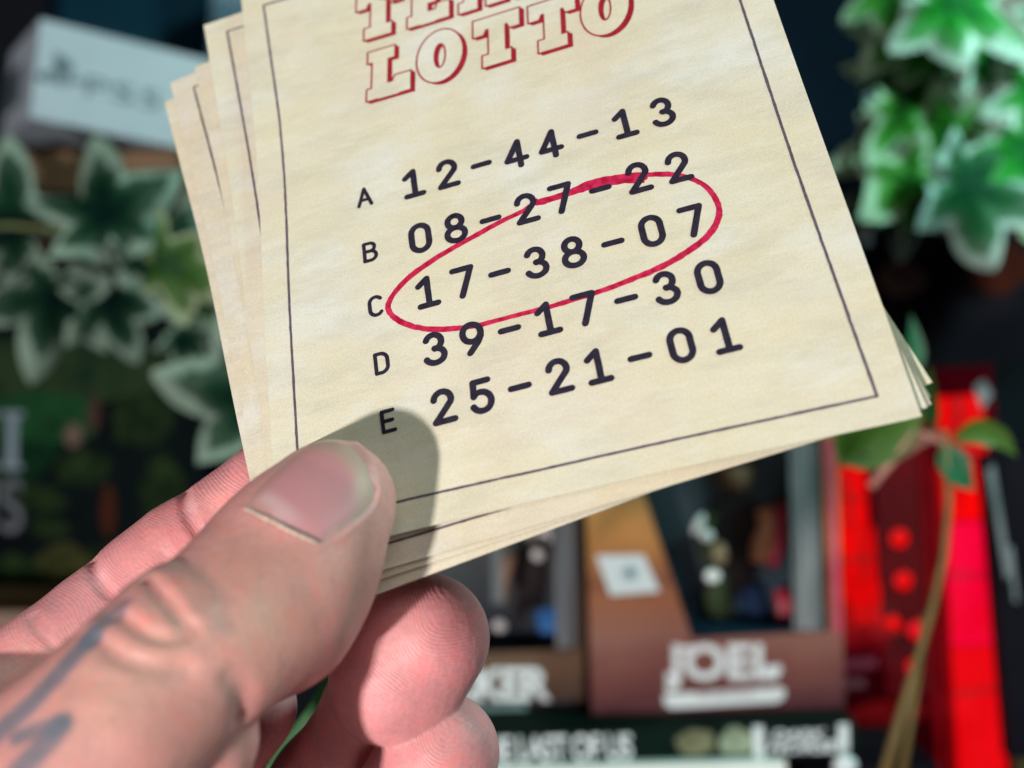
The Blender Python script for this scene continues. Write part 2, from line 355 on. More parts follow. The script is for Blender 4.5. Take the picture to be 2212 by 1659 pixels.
cut = [c5(*q) for q in [(470, 900), (520, 915), (600, 955), (720, 1010), (860, 1085), (1000, 1150), (1090, 1190)]]
groove(d_thumb, cut, -.30, .6)                                            # raised cuticle ridge
groove(d_thumb, [c5(*q) for q in [(540, 905), (700, 975), (860, 1050), (1090, 1155)]], .45, .5)
groove(d_thumb, [c5(*q) for q in [(1130, 1160), (1230, 1110), (1400, 1000), (1540, 880), (1590, 720), (1560, 560), (1470, 420), (1340, 320), (1200, 285)]], -.30, .8)
groove(d_thumb, [c5(*q) for q in [(1100, 1166), (1220, 1115), (1340, 1030), (1460, 940), (1540, 840), (1560, 720)]], .42, .42)
groove(d_thumb, [c6(*q) for q in [(770, 655), (830, 720), (900, 800), (960, 880), (1000, 910)]], 0.9, 1.0)
groove(d_thumb, [c6(*q) for q in [(830, 640), (900, 720), (960, 800), (1010, 880)]], -.4, 1.6)
groove(d_thumb, [c6(*q) for q in [(640, 860), (700, 900), (780, 960), (880, 985), (980, 960), (1010, 930)]], .6, .95)
groove(d_thumb, [c6(*q) for q in [(700, 820), (780, 880), (880, 930)]], -.45, 1.9)
groove(d_thumb, [c6(*q) for q in [(530, 990), (600, 1050), (700, 1100), (820, 1130), (980, 1140)]], .6, 1.1)
groove(d_thumb, [c6(*q) for q in [(470, 900), (560, 950), (690, 1010), (850, 1050), (1000, 1050)]], -.45, 1.6)
groove(d_thumb, [c6(*q) for q in [(640, 690), (760, 580), (880, 545), (1000, 560), (1110, 640), (1190, 760), (1200, 860)]], .45, 1.6)
groove(d_thumb, [c6(*q) for q in [(880, 500), (1040, 490), (1160, 560), (1240, 660)]], .18, 1.5)
groove(d_thumb, [c6(*q) for q in [(1230, 1180), (1270, 1230), (1285, 1300), (1280, 1400)]], .9, 1.6)
for q0 in ((300, 1180, 620, 1230), (360, 1260, 820, 1290), (260, 1340, 720, 1400), (420, 1180, 900, 1210)):
    groove(d_thumb, [c6(q0[0], q0[1]), c6((q0[0] + q0[2]) / 2, (q0[1] + q0[3]) / 2 + 12), c6(q0[2], q0[3])], .10, .9)
groove(d_index, [(396, 1062), (398, 1092), (412, 1128), (438, 1165)], 1.0, .8)
groove(d_index, [(408, 1060), (412, 1092), (428, 1130), (452, 1165)], .25, .5)
groove(d_index, [(198, 1208), (200, 1232), (214, 1258), (236, 1282)], 1.4, .9)
groove(d_index, [(66, 1335), (76, 1352), (92, 1372), (118, 1398)], .45, .7)
groove(d_index, [(76, 1325), (92, 1346), (110, 1362)], .25, .5)
groove(d_index, [(-20, 1500), (10, 1530), (40, 1560)], 1.2, 1.4)
groove(d_middle, [c7(*q) for q in [(540, 1020), (560, 1150), (620, 1280), (700, 1370)]], -.25, 2.2)

def d_hand(p):
    th = d_thumb(p); ix = d_index(p); md = d_middle(p); rg = d_ring(p); pl = d_palm(p)
    d = np.minimum(smin(th, pl, 3.), smin(ix, pl, 4)); d = np.minimum(d, smin(md, pl, .8)); d = np.minimum(d, smin(rg, pl, 2))
    for L, dep, w in GRV:
        c = L.mean(0); R = np.linalg.norm(L - c, axis=1).max() + 3 * w
        m = np.linalg.norm(p - c, axis=-1) < R
        if m.any(): d[m] += dep * np.exp(-(dist_line(p[m], L) / w) ** 2)
    # shallow bed under the nail
    m = np.linalg.norm(p - nail_c, axis=-1) < 16
    return d, (th, ix, md, rg, pl)
lo = np.array([-118., 128., -112.]); hi = np.array([4., 236., 6.]); hs = .5
nx, ny, nz = [int(q) for q in np.ceil((hi - lo) / hs)]
# coarse pass finds the band near the skin, fine pass fills it
cs = 8; gx, gy, gz = nx // cs + 2, ny // cs + 2, nz // cs + 2
cg = np.stack(np.meshgrid(np.arange(gx), np.arange(gy), np.arange(gz), indexing='ij'), -1) * (hs * cs) + lo + hs * cs / 2
cd, _ = d_hand(cg.reshape(-1, 3)); cd = cd.reshape(gx, gy, gz)
D = np.repeat(np.repeat(np.repeat(np.where(cd > 0, 5., -5.).astype(np.float32), cs, 0), cs, 1), cs, 2)
blk = np.argwhere(np.abs(cd) < 5.2)
ofs = np.stack(np.meshgrid(*[np.arange(cs)] * 3, indexing='ij'), -1).reshape(-1, 3)
for q in range(0, len(blk), 1500):
    ids = (blk[q:q + 1500, None, :] * cs + ofs[None]).reshape(-1, 3)
    dd, _ = d_hand(ids * hs + lo); D[ids[:, 0], ids[:, 1], ids[:, 2]] = dd
D[0] = D[-1] = 5; D[:, 0] = D[:, -1] = 5; D[:, :, 0] = D[:, :, -1] = 5
ins = D < 0
# surface nets
cell = np.zeros(np.array(D.shape) - 1, np.uint8)
for a in (0, 1):
    for b in (0, 1):
        for c in (0, 1): cell += ins[a:D.shape[0] - 1 + a, b:D.shape[1] - 1 + b, c:D.shape[2] - 1 + c]
act = np.argwhere((cell > 0) & (cell < 8)); vid = -np.ones(cell.shape, np.int32); vid[tuple(act.T)] = np.arange(len(act))
acc = np.zeros((len(act), 3)); cnt = np.zeros(len(act))
for ax in range(3):
    o1, o2 = [q for q in range(3) if q != ax]
    for a in (0, 1):
        for b in (0, 1):
            s0 = act.copy(); s0[:, o1] += a; s0[:, o2] += b; s1 = s0.copy(); s1[:, ax] += 1
            v0 = D[tuple(s0.T)]; v1 = D[tuple(s1.T)]; cr = (v0 < 0) != (v1 < 0)
            t = np.where(cr, v0 / np.where(cr, v0 - v1, 1), 0)
            P = (s0 - act).astype(float); P[:, ax] += t; acc += P * cr[:, None]; cnt += cr
V = (act + acc / cnt[:, None]) * hs + lo
Q = []
for ax in range(3):
    o1, o2 = (ax + 1) % 3, (ax + 2) % 3
    sl0 = [slice(1, -1)] * 3; sl1 = [slice(1, -1)] * 3; sl0[ax] = slice(0, -1); sl1[ax] = slice(1, None)
    ch = ins[tuple(sl0)] != ins[tuple(sl1)]; e = np.argwhere(ch); e = e + 1; e[:, ax] -= 1
    def nb(a, b): x = e.copy(); x[:, o1] -= a; x[:, o2] -= b; return vid[tuple(x.T)]
    q = np.stack([nb(1, 1), nb(0, 1), nb(0, 0), nb(1, 0)], 1)
    inside = ins[tuple(e.T)]; q[~inside] = q[~inside][:, ::-1]; Q.append(q)
Q = np.concatenate(Q); Q = Q[(Q >= 0).all(1)]
# relax the lattice a little, then pull every vertex back to the true surface
for _ in range(2):
    sm = np.zeros_like(V); ct = np.zeros(len(V))
    for a in range(4):
        b = (a + 1) % 4; np.add.at(sm, Q[:, a], V[Q[:, b]]); np.add.at(sm, Q[:, b], V[Q[:, a]]); np.add.at(ct, Q[:, a], 1); np.add.at(ct, Q[:, b], 1)
    V = .4 * V + .6 * sm / ct[:, None]
    d0, _ = d_hand(V); e = .15
    g = np.stack([d_hand(V + np.eye(3)[k] * e)[0] - d0 for k in range(3)], 1) / e
    V = V - g * (np.clip(d0, -.4, .4) / (np.sum(g * g, 1) + .2))[:, None]
d0, (th, ix, md, rg, pl) = d_hand(V)
me = bpy.data.meshes.new('hand'); me.vertices.add(len(V)); me.vertices.foreach_set('co', (V * .001).ravel())
me.loops.add(4 * len(Q)); me.loops.foreach_set('vertex_index', Q.ravel().astype(np.int32)); me.polygons.add(len(Q))
me.polygons.foreach_set('loop_start', np.arange(0, 4 * len(Q), 4, dtype=np.int32)); me.polygons.foreach_set('use_smooth', np.ones(len(Q), bool))
me.update(calc_edges=True); me.validate()
hand = bpy.data.objects.new('hand', me); C.objects.link(hand)
tag(hand, 'left hand with a grey line tattoo along its thumb, holding the fan of cards', 'hand')
# skin pigment, stored on the skin itself
def sst(x, a, b): t = np.clip((x - a) / (b - a), 0, 1); return t * t * (3 - 2 * t)
wt = sst(np.minimum(np.minimum(ix, md), np.minimum(rg, pl)) - th, -1.0, 2.5)[:, None]
pad = np.array([.63, .255, .265]); dors = np.array([.60, .27, .25])
col = pad * (1 - wt) + dors * wt
def blob(c, r, colr, amt, fn=d_thumb):
    global col
    p = hits(fn, [c])[0]; m = (amt * np.exp(-(np.linalg.norm(V - p, axis=1) / r) ** 2))[:, None]; col = col * (1 - m) + np.array(colr) * m
blob(c5(650, 1500), 7, (.50, .22, .17), .6); blob(c5(1400, 1350), 5, (.50, .20, .17), .7); blob((650, 1400), 8, (.50, .20, .17), .6)
blob(c5(1250, 1350), 3.5, (.56, .33, .27), .3); blob((560, 1360), 6, (.55, .33, .25), .5); blob(c6(900, 1000), 5, (.58, .34, .26), .5)
blob(c6(500, 1300), 9, (.62, .33, .28), .5); blob(c6(1050, 700), 4, (.54, .25, .21), .4); blob(c6(820, 620), 3, (.50, .25, .20), .4)
blob(c5(1150, 330), 3.5, (.58, .42, .27), .6)
blob((470, 1080), 4, (.80, .38, .34), .5, d_index); blob((408, 1092), 1.6, (.76, .46, .46), .5, d_index); blob((214, 1245), 1.8, (.76, .46, .46), .5, d_index)
blob((320, 1180), 6, (.72, .28, .26), .5, d_index); blob((60, 1500), 8, (.70, .36, .26), .5, d_index)
blob((1010, 1330), 4, (.62, .22, .22), .6, d_middle); blob((860, 1390), 5, (.76, .36, .35), .6, d_middle); blob((1040, 1290), 2.5, (.60, .42, .42), .5, d_middle)
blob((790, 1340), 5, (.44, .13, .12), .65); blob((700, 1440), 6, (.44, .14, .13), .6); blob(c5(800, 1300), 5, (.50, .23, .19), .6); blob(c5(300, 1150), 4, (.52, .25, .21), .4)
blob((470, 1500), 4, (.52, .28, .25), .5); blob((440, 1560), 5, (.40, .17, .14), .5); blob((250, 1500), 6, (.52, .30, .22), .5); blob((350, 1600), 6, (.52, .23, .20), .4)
blob((940, 1590), 5, (.74, .34, .33), .5, d_ring)
for L, w, amt in (([c6(*q) for q in [(770, 655), (830, 720), (900, 800), (960, 880)]], .7, .0),([c6(*q) for q in [(640, 815), (590, 860), (520, 930), (480, 965)]], 1.70, 0.68), ([c6(*q) for q in [(500, 960), (470, 990)]], 1.61, 0.63),
                  ([c6(*q) for q in [(470, 985), (380, 1080), (280, 1190), (150, 1330), (0, 1460), (-120, 1580)]], 1.70, 0.82),
                  ([c6(*q) for q in [(90, 1500), (200, 1455), (325, 1425)]], 1.15, 0.74), ([c6(*q) for q in [(325, 1425), (250, 1520), (170, 1600), (60, 1720)]], 1.53, 0.82),
                  ([c6(*q) for q in [(90, 1500), (180, 1490), (270, 1500)]], .6, .3)):
    Lh = hits(d_thumb, smooth_closed(L, False, 5)); dd = dist_line(V, Lh); m = (amt * (1 - sst(dd, w * .55, w * 1.25)))[:, None]
    col = col * (1 - m) + np.array([.13, .155, .195]) * m
# fingerprint ridges: a phase that runs across each pad
ph = np.zeros(len(V)); am = np.zeros(len(V))
def ridges(dist, others, a, b, curv, pitch, lo_, amt):
    global ph, am
    a3, b3 = A3(*a), A3(*b); ax = nrm(b3 - a3); lat = nrm(np.cross(ax, (0, 1, 0))); r = V - a3; x = r @ ax; y = r @ lat
    w = (dist < .5) & (dist <= others + .3)
    ph = np.where(w, (x + curv * y * y + .35 * np.sin(y / 1.7 + x / 3.1) + .3 * np.sin(x / 3. - y / 2.) + .18 * np.sin(x / .9 + y / 1.3)) / pitch * 2 * math.pi, ph); am = np.where(w, amt, am)
ridges(ix, np.minimum(th, pl), (593, 1071, 204), (215, 1362, 197), -.02, .60, 0, .30)
ridges(md, np.minimum(rg, pl), (915, 1378, 190), (848, 1470, 192), .045, .56, 0, .5)
ridges(rg, np.minimum(md, pl), (948, 1626, 191), (900, 1740, 194), .05, .56, 0, .5)
a_ = me.attributes.new('skin', 'FLOAT_COLOR', 'POINT'); a_.data.foreach_set('color', np.concatenate([np.clip(col, 0, 1), np.ones((len(V), 1))], 1).astype(np.float32).ravel())
a_ = me.attributes.new('phase', 'FLOAT', 'POINT'); a_.data.foreach_set('value', ph.astype(np.float32))
a_ = me.attributes.new('ridge', 'FLOAT', 'POINT'); a_.data.foreach_set('value', am.astype(np.float32))
def skin_material():
    m = mat('skin', (.6, .3, .25), .50, spec=.42); N = m.node_tree.nodes; L = m.node_tree.links; b = N['Principled BSDF']
    def attr(n): x = N.new('ShaderNodeAttribute'); x.attribute_name = n; return x
    def mth(op, a, c=None):
        x = N.new('ShaderNodeMath'); x.operation = op
        for i, q in enumerate((a, c)):
            if q is None: continue
            if isinstance(q, (int, float)): x.inputs[i].default_value = q
            else: L.new(q, x.inputs[i])
        return x.outputs[0]
    tc = N.new('ShaderNodeTexCoord').outputs['Object']
    def noise(sc, det=4, r=.6):
        n = N.new('ShaderNodeTexNoise'); n.inputs['Scale'].default_value = sc; n.inputs['Detail'].default_value = det; n.inputs['Roughness'].default_value = r
        L.new(tc, n.inputs['Vector']); return n.outputs[0]
    def mul(a, f, lo_, hi_):
        mr = N.new('ShaderNodeMapRange'); mr.inputs['From Min'].default_value = .3; mr.inputs['From Max'].default_value = .7
        mr.inputs['To Min'].default_value = lo_; mr.inputs['To Max'].default_value = hi_; L.new(f, mr.inputs['Value'])
        hs_ = N.new('ShaderNodeVectorMath'); hs_.operation = 'SCALE'; L.new(a, hs_.inputs[0]); L.new(mr.outputs[0], hs_.inputs['Scale']); return hs_.outputs[0]
    c = mul(attr('skin').outputs['Color'], noise(160, 4), .84, 1.14); c = mul(c, noise(1500, 4, .7), .93, 1.07)
    mx = N.new('ShaderNodeMix'); mx.data_type = 'RGBA'; mx.blend_type = 'MULTIPLY'; L.new(c, mx.inputs['A']); mx.inputs['B'].default_value = (1, .80, .78, 1)
    mr = N.new('ShaderNodeMapRange'); mr.inputs['From Min'].default_value = .52; mr.inputs['From Max'].default_value = .68; L.new(noise(320, 3), mr.inputs['Value']); mr.inputs['To Max'].default_value = .75
    L.new(mr.outputs[0], mx.inputs['Factor'])
    sn = mth('MULTIPLY', mth('SINE', attr('phase').outputs['Fac']), attr('ridge').outputs['Fac'])
    sn = mth('MULTIPLY', sn, mth('MAXIMUM', mth('ADD', mth('MULTIPLY', noise(170, 3), 4.2), -1.5), .1))
    rc = mth('ADD', mth('MULTIPLY', sn, .04), 1.0)
    sc2 = N.new('ShaderNodeVectorMath'); sc2.operation = 'SCALE'; L.new(mx.outputs['Result'], sc2.inputs[0]); L.new(rc, sc2.inputs['Scale'])
    L.new(sc2.outputs[0], b.inputs['Base Color'])
    b.inputs['Subsurface Weight'].default_value = .55; b.inputs['Subsurface Radius'].default_value = (1, .32, .18); b.inputs['Subsurface Scale'].default_value = .0028
    b1 = N.new('ShaderNodeBump'); b1.inputs['Distance'].default_value = .00013; b1.inputs['Strength'].default_value = .36; L.new(sn, b1.inputs['Height'])
    b2 = N.new('ShaderNodeBump'); b2.inputs['Distance'].default_value = .00022; b2.inputs['Strength'].default_value = .5
    vo = N.new('ShaderNodeTexVoronoi'); vo.inputs['Scale'].default_value = 1100; L.new(tc, vo.inputs['Vector'])
    L.new(mth('ADD', mth('MULTIPLY', vo.outputs['Distance'], .5), noise(500, 5)), b2.inputs['Height'])
    L.new(b1.outputs[0], b2.inputs['Normal']); L.new(b2.outputs[0], b.inputs['Normal'])
    return m
SKIN = skin_material(); me.materials.append(SKIN)
# nail plate
cx5, cy5 = c5(1030, 740); NR = 16; pts = []; fr = []
for k in range(NR + 1):
    f_ = k / NR
    for x, y in NAILP: pts.append((cx5 + (x - cx5) * f_, cy5 + (y - cy5) * f_)); fr.append(f_)
hp = hits(d_thumb, pts); fr = np.array(fr); g0 = d_thumb(hp); gn = np.stack([d_thumb(hp + np.eye(3)[k] * .3) - g0 for k in range(3)], 1); gn /= np.linalg.norm(gn, axis=1)[:, None]
nailv = hp + gn * (.34 * (1 - np.clip((fr - .60) / .40, 0, 1) ** 2.2) - .08)[:, None]
K = len(NAILP); nf = [(k * K + i, (k + 1) * K + i, (k + 1) * K + (i + 1) % K, k * K + (i + 1) % K) for k in range(NR) for i in range(K)]
nf = [tuple(reversed(q)) for q in nf]
nail = mesh_obj('nail', (nailv * .001).tolist(), nf, None, hand, True)
ppx = np.array(pts); pc = (ppx * 1.736 - np.array([700, 1500])) / .45208         # note coordinates, for the nail's own pigment
ncol = np.tile(np.array([.52, .215, .23]), (len(pc), 1))
def nb_(cx_, cy_, rx, ry, ang, colr, amt, hard=2):
    global ncol
    a = math.radians(ang); dx, dy = pc[:, 0] - cx_, pc[:, 1] - cy_; x = (dx * math.cos(a) + dy * math.sin(a)) / rx; y = (-dx * math.sin(a) + dy * math.cos(a)) / ry
    m = (amt * np.exp(-((x * x + y * y) ** hard)))[:, None]; ncol = ncol * (1 - m) + np.array(colr) * m
nb_(650, 880, 300, 120, 27, (.56, .36, .36), .85)                        # lunula
nb_(1380, 850, 170, 160, 0, (.42, .13, .15), .5, 1)
far = sst(np.hypot(pc[:, 0] - 1000, (pc[:, 1] - 800)), 330, 500) * sst(pc[:, 0] - pc[:, 1], 150, 330)   # pale free edge
far = np.maximum(far * .85, sst(fr, .90, .97) * sst(pc[:, 0] - pc[:, 1], 0, 200) * .8)[:, None]
ncol = ncol * (1 - far) + np.array([.53, .34, .26]) * far
edge_ = (sst(fr, .62, .97) * sst(1800 - (pc[:, 0] + pc[:, 1]), 40, 230) * .92)[:, None]; ncol = ncol * (1 - edge_) + np.array([.46, .225, .195]) * edge_
side = (sst(fr, .78, 1.0) * sst(pc[:, 1] - pc[:, 0], -560, -300) * 0.35)[:, None]; ncol = ncol * (1 - side) + np.array([.42, .24, .25]) * side
a_ = nail.data.attributes.new('skin', 'FLOAT_COLOR', 'POINT'); a_.data.foreach_set('color', np.concatenate([ncol, np.ones((len(pc), 1))], 1).astype(np.float32).ravel())
NM = mat('nail', (.5, .25, .25), .54, spec=.42); nt = NM.node_tree; x_ = nt.nodes.new('ShaderNodeAttribute'); x_.attribute_name = 'skin'
nt.links.new(x_.outputs['Color'], nt.nodes['Principled BSDF'].inputs['Base Color']); nt.nodes['Principled BSDF'].inputs['Subsurface Weight'].default_value = .5
nt.nodes['Principled BSDF'].inputs['Subsurface Scale'].default_value = .0015; nt.nodes['Principled BSDF'].inputs['Subsurface Radius'].default_value = (1, .35, .25)
nail.data.materials.append(NM)
# cuticle: a thin dry rim of skin along the base of the nail
cl = hits(lambda p: d_hand(p)[0], [tuple(q) for q in smooth_closed(cut, False, 8)]); cg_ = np.stack([d_thumb(cl + np.eye(3)[k] * .3) - d_thumb(cl) for k in range(3)], 1); cg_ /= np.linalg.norm(cg_, axis=1)[:, None]
cv = []; cf = []; nn_ = len(cl)
for i in range(nn_):
    t_ = nrm(cl[min(i + 1, nn_ - 1)] - cl[max(i - 1, 0)]); b_ = np.cross(t_, cg_[i]); rr = (.22 + .05 * math.sin(i * 1.7) + .04 * rng.normal()) * min(1, .25 + 4 * i / nn_, .25 + 4 * (nn_ - 1 - i) / nn_)
    for k in range(8): a = k * math.pi / 4; cv.append((cl[i] - cg_[i] * .02 + b_ * rr * 1.3 * math.cos(a) + cg_[i] * rr * math.sin(a)) * .001)
for i in range(nn_ - 1):
    for k in range(8): cf.append((i * 8 + k, i * 8 + (k + 1) % 8, (i + 1) * 8 + (k + 1) % 8, (i + 1) * 8 + k))
mesh_obj('cuticle', cv, cf, nmat('dry_skin', (.50, .34, .27), (.60, .44, .36), 1500, .6), hand, True)


# ------------------------------------------------------------------ the shelf behind
class Place:
    """a thing standing at a picture point and distance, built in its own frame: x right, z up, y into the depth (in picture px at that distance)"""
    def __init__(s, name, px, py, Y, roll=0, yaw=0, pitch=0):
        s.s = Y / F; s.px, s.py = px, py
        s.o = bpy.data.objects.new(name, None); C.objects.link(s.o)
        s.o.matrix_world = Matrix.Translation(at(px, py, Y)) @ Matrix.Rotation(math.radians(yaw), 4, 'Z') @ Matrix.Rotation(math.radians(roll), 4, 'Y') @ Matrix.Rotation(math.radians(pitch), 4, 'X')
        s.o.empty_display_size = .01
    def l(s, x, y, d): return ((x - s.px) * s.s, d * s.s, (s.py - y) * s.s)
    def prism(s, name, poly, d0, d1, m, parent=None, holes=()):
        """outline in picture px, from depth d0 (near) to d1 (far)"""
        def ccw(l): a = sum(l[i - 1][0] * l[i][1] - l[i][0] * l[i - 1][1] for i in range(len(l))); return l if a < 0 else l[::-1]
        loops = [ccw(list(poly))] + [ccw(list(h))[::-1] for h in holes]
        pts = [q for l in loops for q in l]; n = len(pts)
        V = [s.l(x, y, d0) for x, y in pts] + [s.l(x, y, d1) for x, y in pts]; Fc = []
        for t in tessellate_polygon([[Vector((x, -y, 0)) for x, y in l] for l in loops]):
            a, b, c = [pts[i] for i in t]; cr = (b[0] - a[0]) * -(c[1] - a[1]) + (b[1] - a[1]) * (c[0] - a[0])
            t = t if cr > 0 else t[::-1]; Fc.append(tuple(t)); Fc.append(tuple(n + i for i in t[::-1]))
        k = 0
        for l in loops:
            for i in range(len(l)): a, b = k + i, k + (i + 1) % len(l); Fc.append((a, n + a, n + b, b))
            k += len(l)
        o = mesh_obj(name, V, Fc, m, parent or s.o); return o
    def box(s, name, x0, y0, x1, y1, d0, d1, m, parent=None): return s.prism(name, [(x0, y0), (x1, y0), (x1, y1), (x0, y1)], d0, d1, m, parent)
    def ball(s, name, x, y, d, rx, ry, rd, m, parent=None, rot=0):
        V = []; Fc = []; n, k = 20, 12
        for j in range(k + 1):
            for i in range(n):
                th = math.pi * j / k; p_ = 2 * math.pi * i / n; X, Y_, Z = rx * math.sin(th) * math.cos(p_), rd * math.sin(th) * math.sin(p_), ry * math.cos(th)
                c, q = math.cos(math.radians(rot)), math.sin(math.radians(rot)); X, Z = X * c - Z * q, X * q + Z * c
                V.append(s.l(x + X, y - Z, d + Y_))
        for j in range(k):
            for i in range(n): Fc.append((j * n + i, j * n + (i + 1) % n, (j + 1) * n + (i + 1) % n, (j + 1) * n + i)[::-1])
        return mesh_obj(name, V, Fc, m, parent or s.o, True)
    def tube(s, name, pts, r, m, parent=None, flat=1.0):
        """pts: (x, y, d[, r])"""
        P = [Vector(s.l(p[0], p[1], p[2])) for p in pts]; V = []; Fc = []; n = 12
        for i, p in enumerate(P):
            t = (P[min(i + 1, len(P) - 1)] - P[max(i - 1, 0)]).normalized(); a = t.cross(Vector((0, 1, 0))).normalized(); b = t.cross(a)
            rr = (pts[i][3] if len(pts[i]) > 3 else r) * s.s
            for k in range(n): q = 2 * math.pi * k / n; V.append(p + a * rr * math.cos(q) + b * rr * flat * math.sin(q))
        for i in range(len(P) - 1):
            for k in range(n): Fc.append((i * n + k, i * n + (k + 1) % n, (i + 1) * n + (k + 1) % n, (i + 1) * n + k))
        Fc.append(tuple(range(n))[::-1]); Fc.append(tuple((len(P) - 1) * n + k for k in range(n)))
        return mesh_obj(name, V, Fc, m, parent or s.o, True)
    def text(s, name, txt, x, y, size, m, d=-1.2, bold=.0, shear=0., sx=1.0, sp=1.0, rot=0., parent=None, align='CENTER'):
        cu = bpy.data.curves.new('t', 'FONT'); cu.body = txt; cu.size = size * s.s * 1.38; cu.extrude = .4 * s.s; cu.offset = bold * s.s; cu.shear = shear; cu.align_x = align; cu.space_character = sp
        t = bpy.data.objects.new('t', cu); C.objects.link(t); bpy.context.view_layer.update()
        me_ = bpy.data.meshes.new_from_object(t.evaluated_get(bpy.context.evaluated_depsgraph_get())); bpy.data.objects.remove(t)
        me_.name = name; me_.materials.clear(); me_.materials.append(m); o = bpy.data.objects.new(name, me_); C.objects.link(o); o.parent = parent or s.o
        o.matrix_local = Matrix.Translation(s.l(x, y, d)) @ Matrix.Rotation(math.radians(rot), 4, 'Y') @ Matrix.Rotation(math.radians(90), 4, 'X') @ Matrix.Diagonal((sx, 1, 1, 1)); return o

NAVY = nmat('navy_paint', (.001, .004, .009), (.002, .006, .013), 12, .55)
BLACK = nmat('black_board', (.004, .004, .007), (.009, .008, .012), 20, .5)
TEAL = nmat('teal_board', (.003, .022, .038), (.005, .03, .048), 14, .5)
WOOD = nmat('shelf_wood', (.09, .04, .016), (.16, .075, .03), 14, .55, c3=(.12, .06, .022), stretch=(1, 1, 9))
WHITE = nmat('white_card', (.29, .335, .39), (.33, .375, .43), 30, .5)
WHITEP = mat('white_print', (.60, .62, .64), .5)
GREY = mat('grey_print', (.07, .10, .12), .6)
# back wall
wall = mesh_obj('wall', [(-1.2, .86, -.8), (1.2, .86, -.8), (1.2, .86, .8), (-1.2, .86, .8)], [(0, 1, 2, 3)], nmat('dark_wall', (.010, .013, .018), (.016, .018, .022), 5, .9), None); tag(wall, kind='structure')
def plank(label, x0, x1, y, Y0, Y1, th, group=None):
    a = at(x0, y, Y0); b = at(x1, y, Y0); z = a.z; V = []
    for zz in (z - th, z):
        V += [(a.x, Y0, zz), (b.x, Y0, zz), (b.x, Y1, zz), (a.x, Y1, zz)]
    o = mesh_obj('shelf_board', V, [(3, 2, 1, 0), (4, 5, 6, 7), (0, 1, 5, 4), (1, 2, 6, 5), (2, 3, 7, 6), (3, 0, 4, 7)], WOOD); tag(o, label, 'shelf'); return o
plank('brown wooden shelf board under the white console box', -420, 1500, 326, .545, .85, .018)
plank('brown wooden shelf board at the lower left under the dark game case', -420, 1100, 1322, .50, .85, .02)
plank('low wooden shelf board carrying the books and figure boxes', 700, 2900, 1905, .395, .80, .02)

# white console box
P = Place('console_box', 77, 146, .52, roll=5.5, yaw=33)
tag(P.o, 'white game console box with grey lettering on the upper shelf, corner towards us', 'box')
P.box('carton', 77, 38, 720, 255, 0, 330, WHITE)
P.box('seam', 440, 37.0, 444, 255.6, -.6, 0, mat('seam_grey', (.25, .36, .46), .6))
P.box('side_print', 76, 95, 76.9, 190, 150, 320, mat('side_dark', (.05, .07, .09), .6))
P.text('lettering', 'PS5', 266, 180, 44, mat('grey_letter', (.09, .13, .15), .6), bold=.5, sx=1.9, sp=1.1)
lg = P.prism('emblem', [(111, 102), (136, 110), (154, 122), (154, 146), (144, 146), (136, 136), (136, 176), (116, 168)], -1.2, -.2, GREY)
P.prism('emblem', [(76, 160), (112, 142), (112, 154), (92, 162), (112, 162), (112, 172), (88, 174)], -1.2, -.2, GREY)
P.prism('emblem', [(140, 152), (172, 148), (178, 156), (140, 170), (140, 162), (162, 156), (140, 158)], -1.2, -.2, GREY)
P = Place('storage_case', 290, 60, .74, roll=3)
tag(P.o, 'dark teal case standing behind the white console box', 'case')
P.box('panel', 128, -220, 452, 250, 0, 60, TEAL); P.box('rim', 100, -230, 128, 260, -6, 60, NAVY)
P = Place('storage_case', 500, 30, .70, roll=2)
tag(P.o, 'pale steel blue ribbed case at the top beside the fan of cards', 'case')
P.box('body', 456, -200, 560, 160, 0, 60, mat('steel_blue', (.13, .22, .30), .5))
for q in (470, 486, 502): P.box('rib', q, -198, q + 6, 158, -5, 0, mat('steel_blue_light', (.24, .36, .44), .5))

# dark illustrated game case, lower left
P = Place('game_case', 150, 1313, .56, roll=1.5, yaw=-4)
tag(P.o, 'dark green illustrated game case with pale letters at its left edge', 'case')
ART = nmat('dark_green_art', (.002, .003, .005), (.006, .02, .008), 14, .5, detail=3, c3=(.045, .055, .014))
P.box('case_body', -420, 700, 432, 1310, 0, 50, mat('case_black', (.006, .008, .012), .35))
P.box('cover_art', -415, 708, 428, 1304, -1.5, -.2, nmat('cover_dark', (.001, .0015, .003), (.002, .005, .005), 16, .5, detail=3))
def patch(P, name, cx, cy, rx, ry, m, d, seed, n=26, parent=None):
    r_ = random.Random(seed); k = [r_.uniform(.75, 1.2) for _ in range(n)]
    k = [(k[i - 1] + k[i] + k[(i + 1) % n]) / 3 for i in range(n)]
    return P.prism(name, [(cx + rx * k[i] * math.cos(6.2832 * i / n), cy + ry * k[i] * math.sin(6.2832 * i / n)) for i in range(n)], d, d + .5, m, parent)
MOSS = nmat('moss_print', (.006, .018, .009), (.022, .034, .014), 60, .6, c3=(.07, .085, .035))
patch(P, 'foliage_print', 130, 800, 240, 72, MOSS, -2.1, 1); patch(P, 'foliage_print', -60, 830, 200, 90, MOSS, -2.7, 2)
patch(P, 'foliage_print', 90, 905, 130, 60, nmat('moss_dark', (.004, .02, .008), (.010, .05, .016), 50, .6), -2.9, 3)
patch(P, 'foliage_print', 20, 950, 120, 110, nmat('deep_green_print', (.001, .009, .004), (.003, .02, .007), 50, .6), -2.4, 4)
patch(P, 'light_print', 135, 1215, 62, 42, nmat('ochre_print', (.008, .010, .004), (.045, .042, .013), 120, .6), -2.4, 5)
DKG = nmat('dim_leaf_print', (.002, .006, .003), (.014, .026, .008), 130, .6)
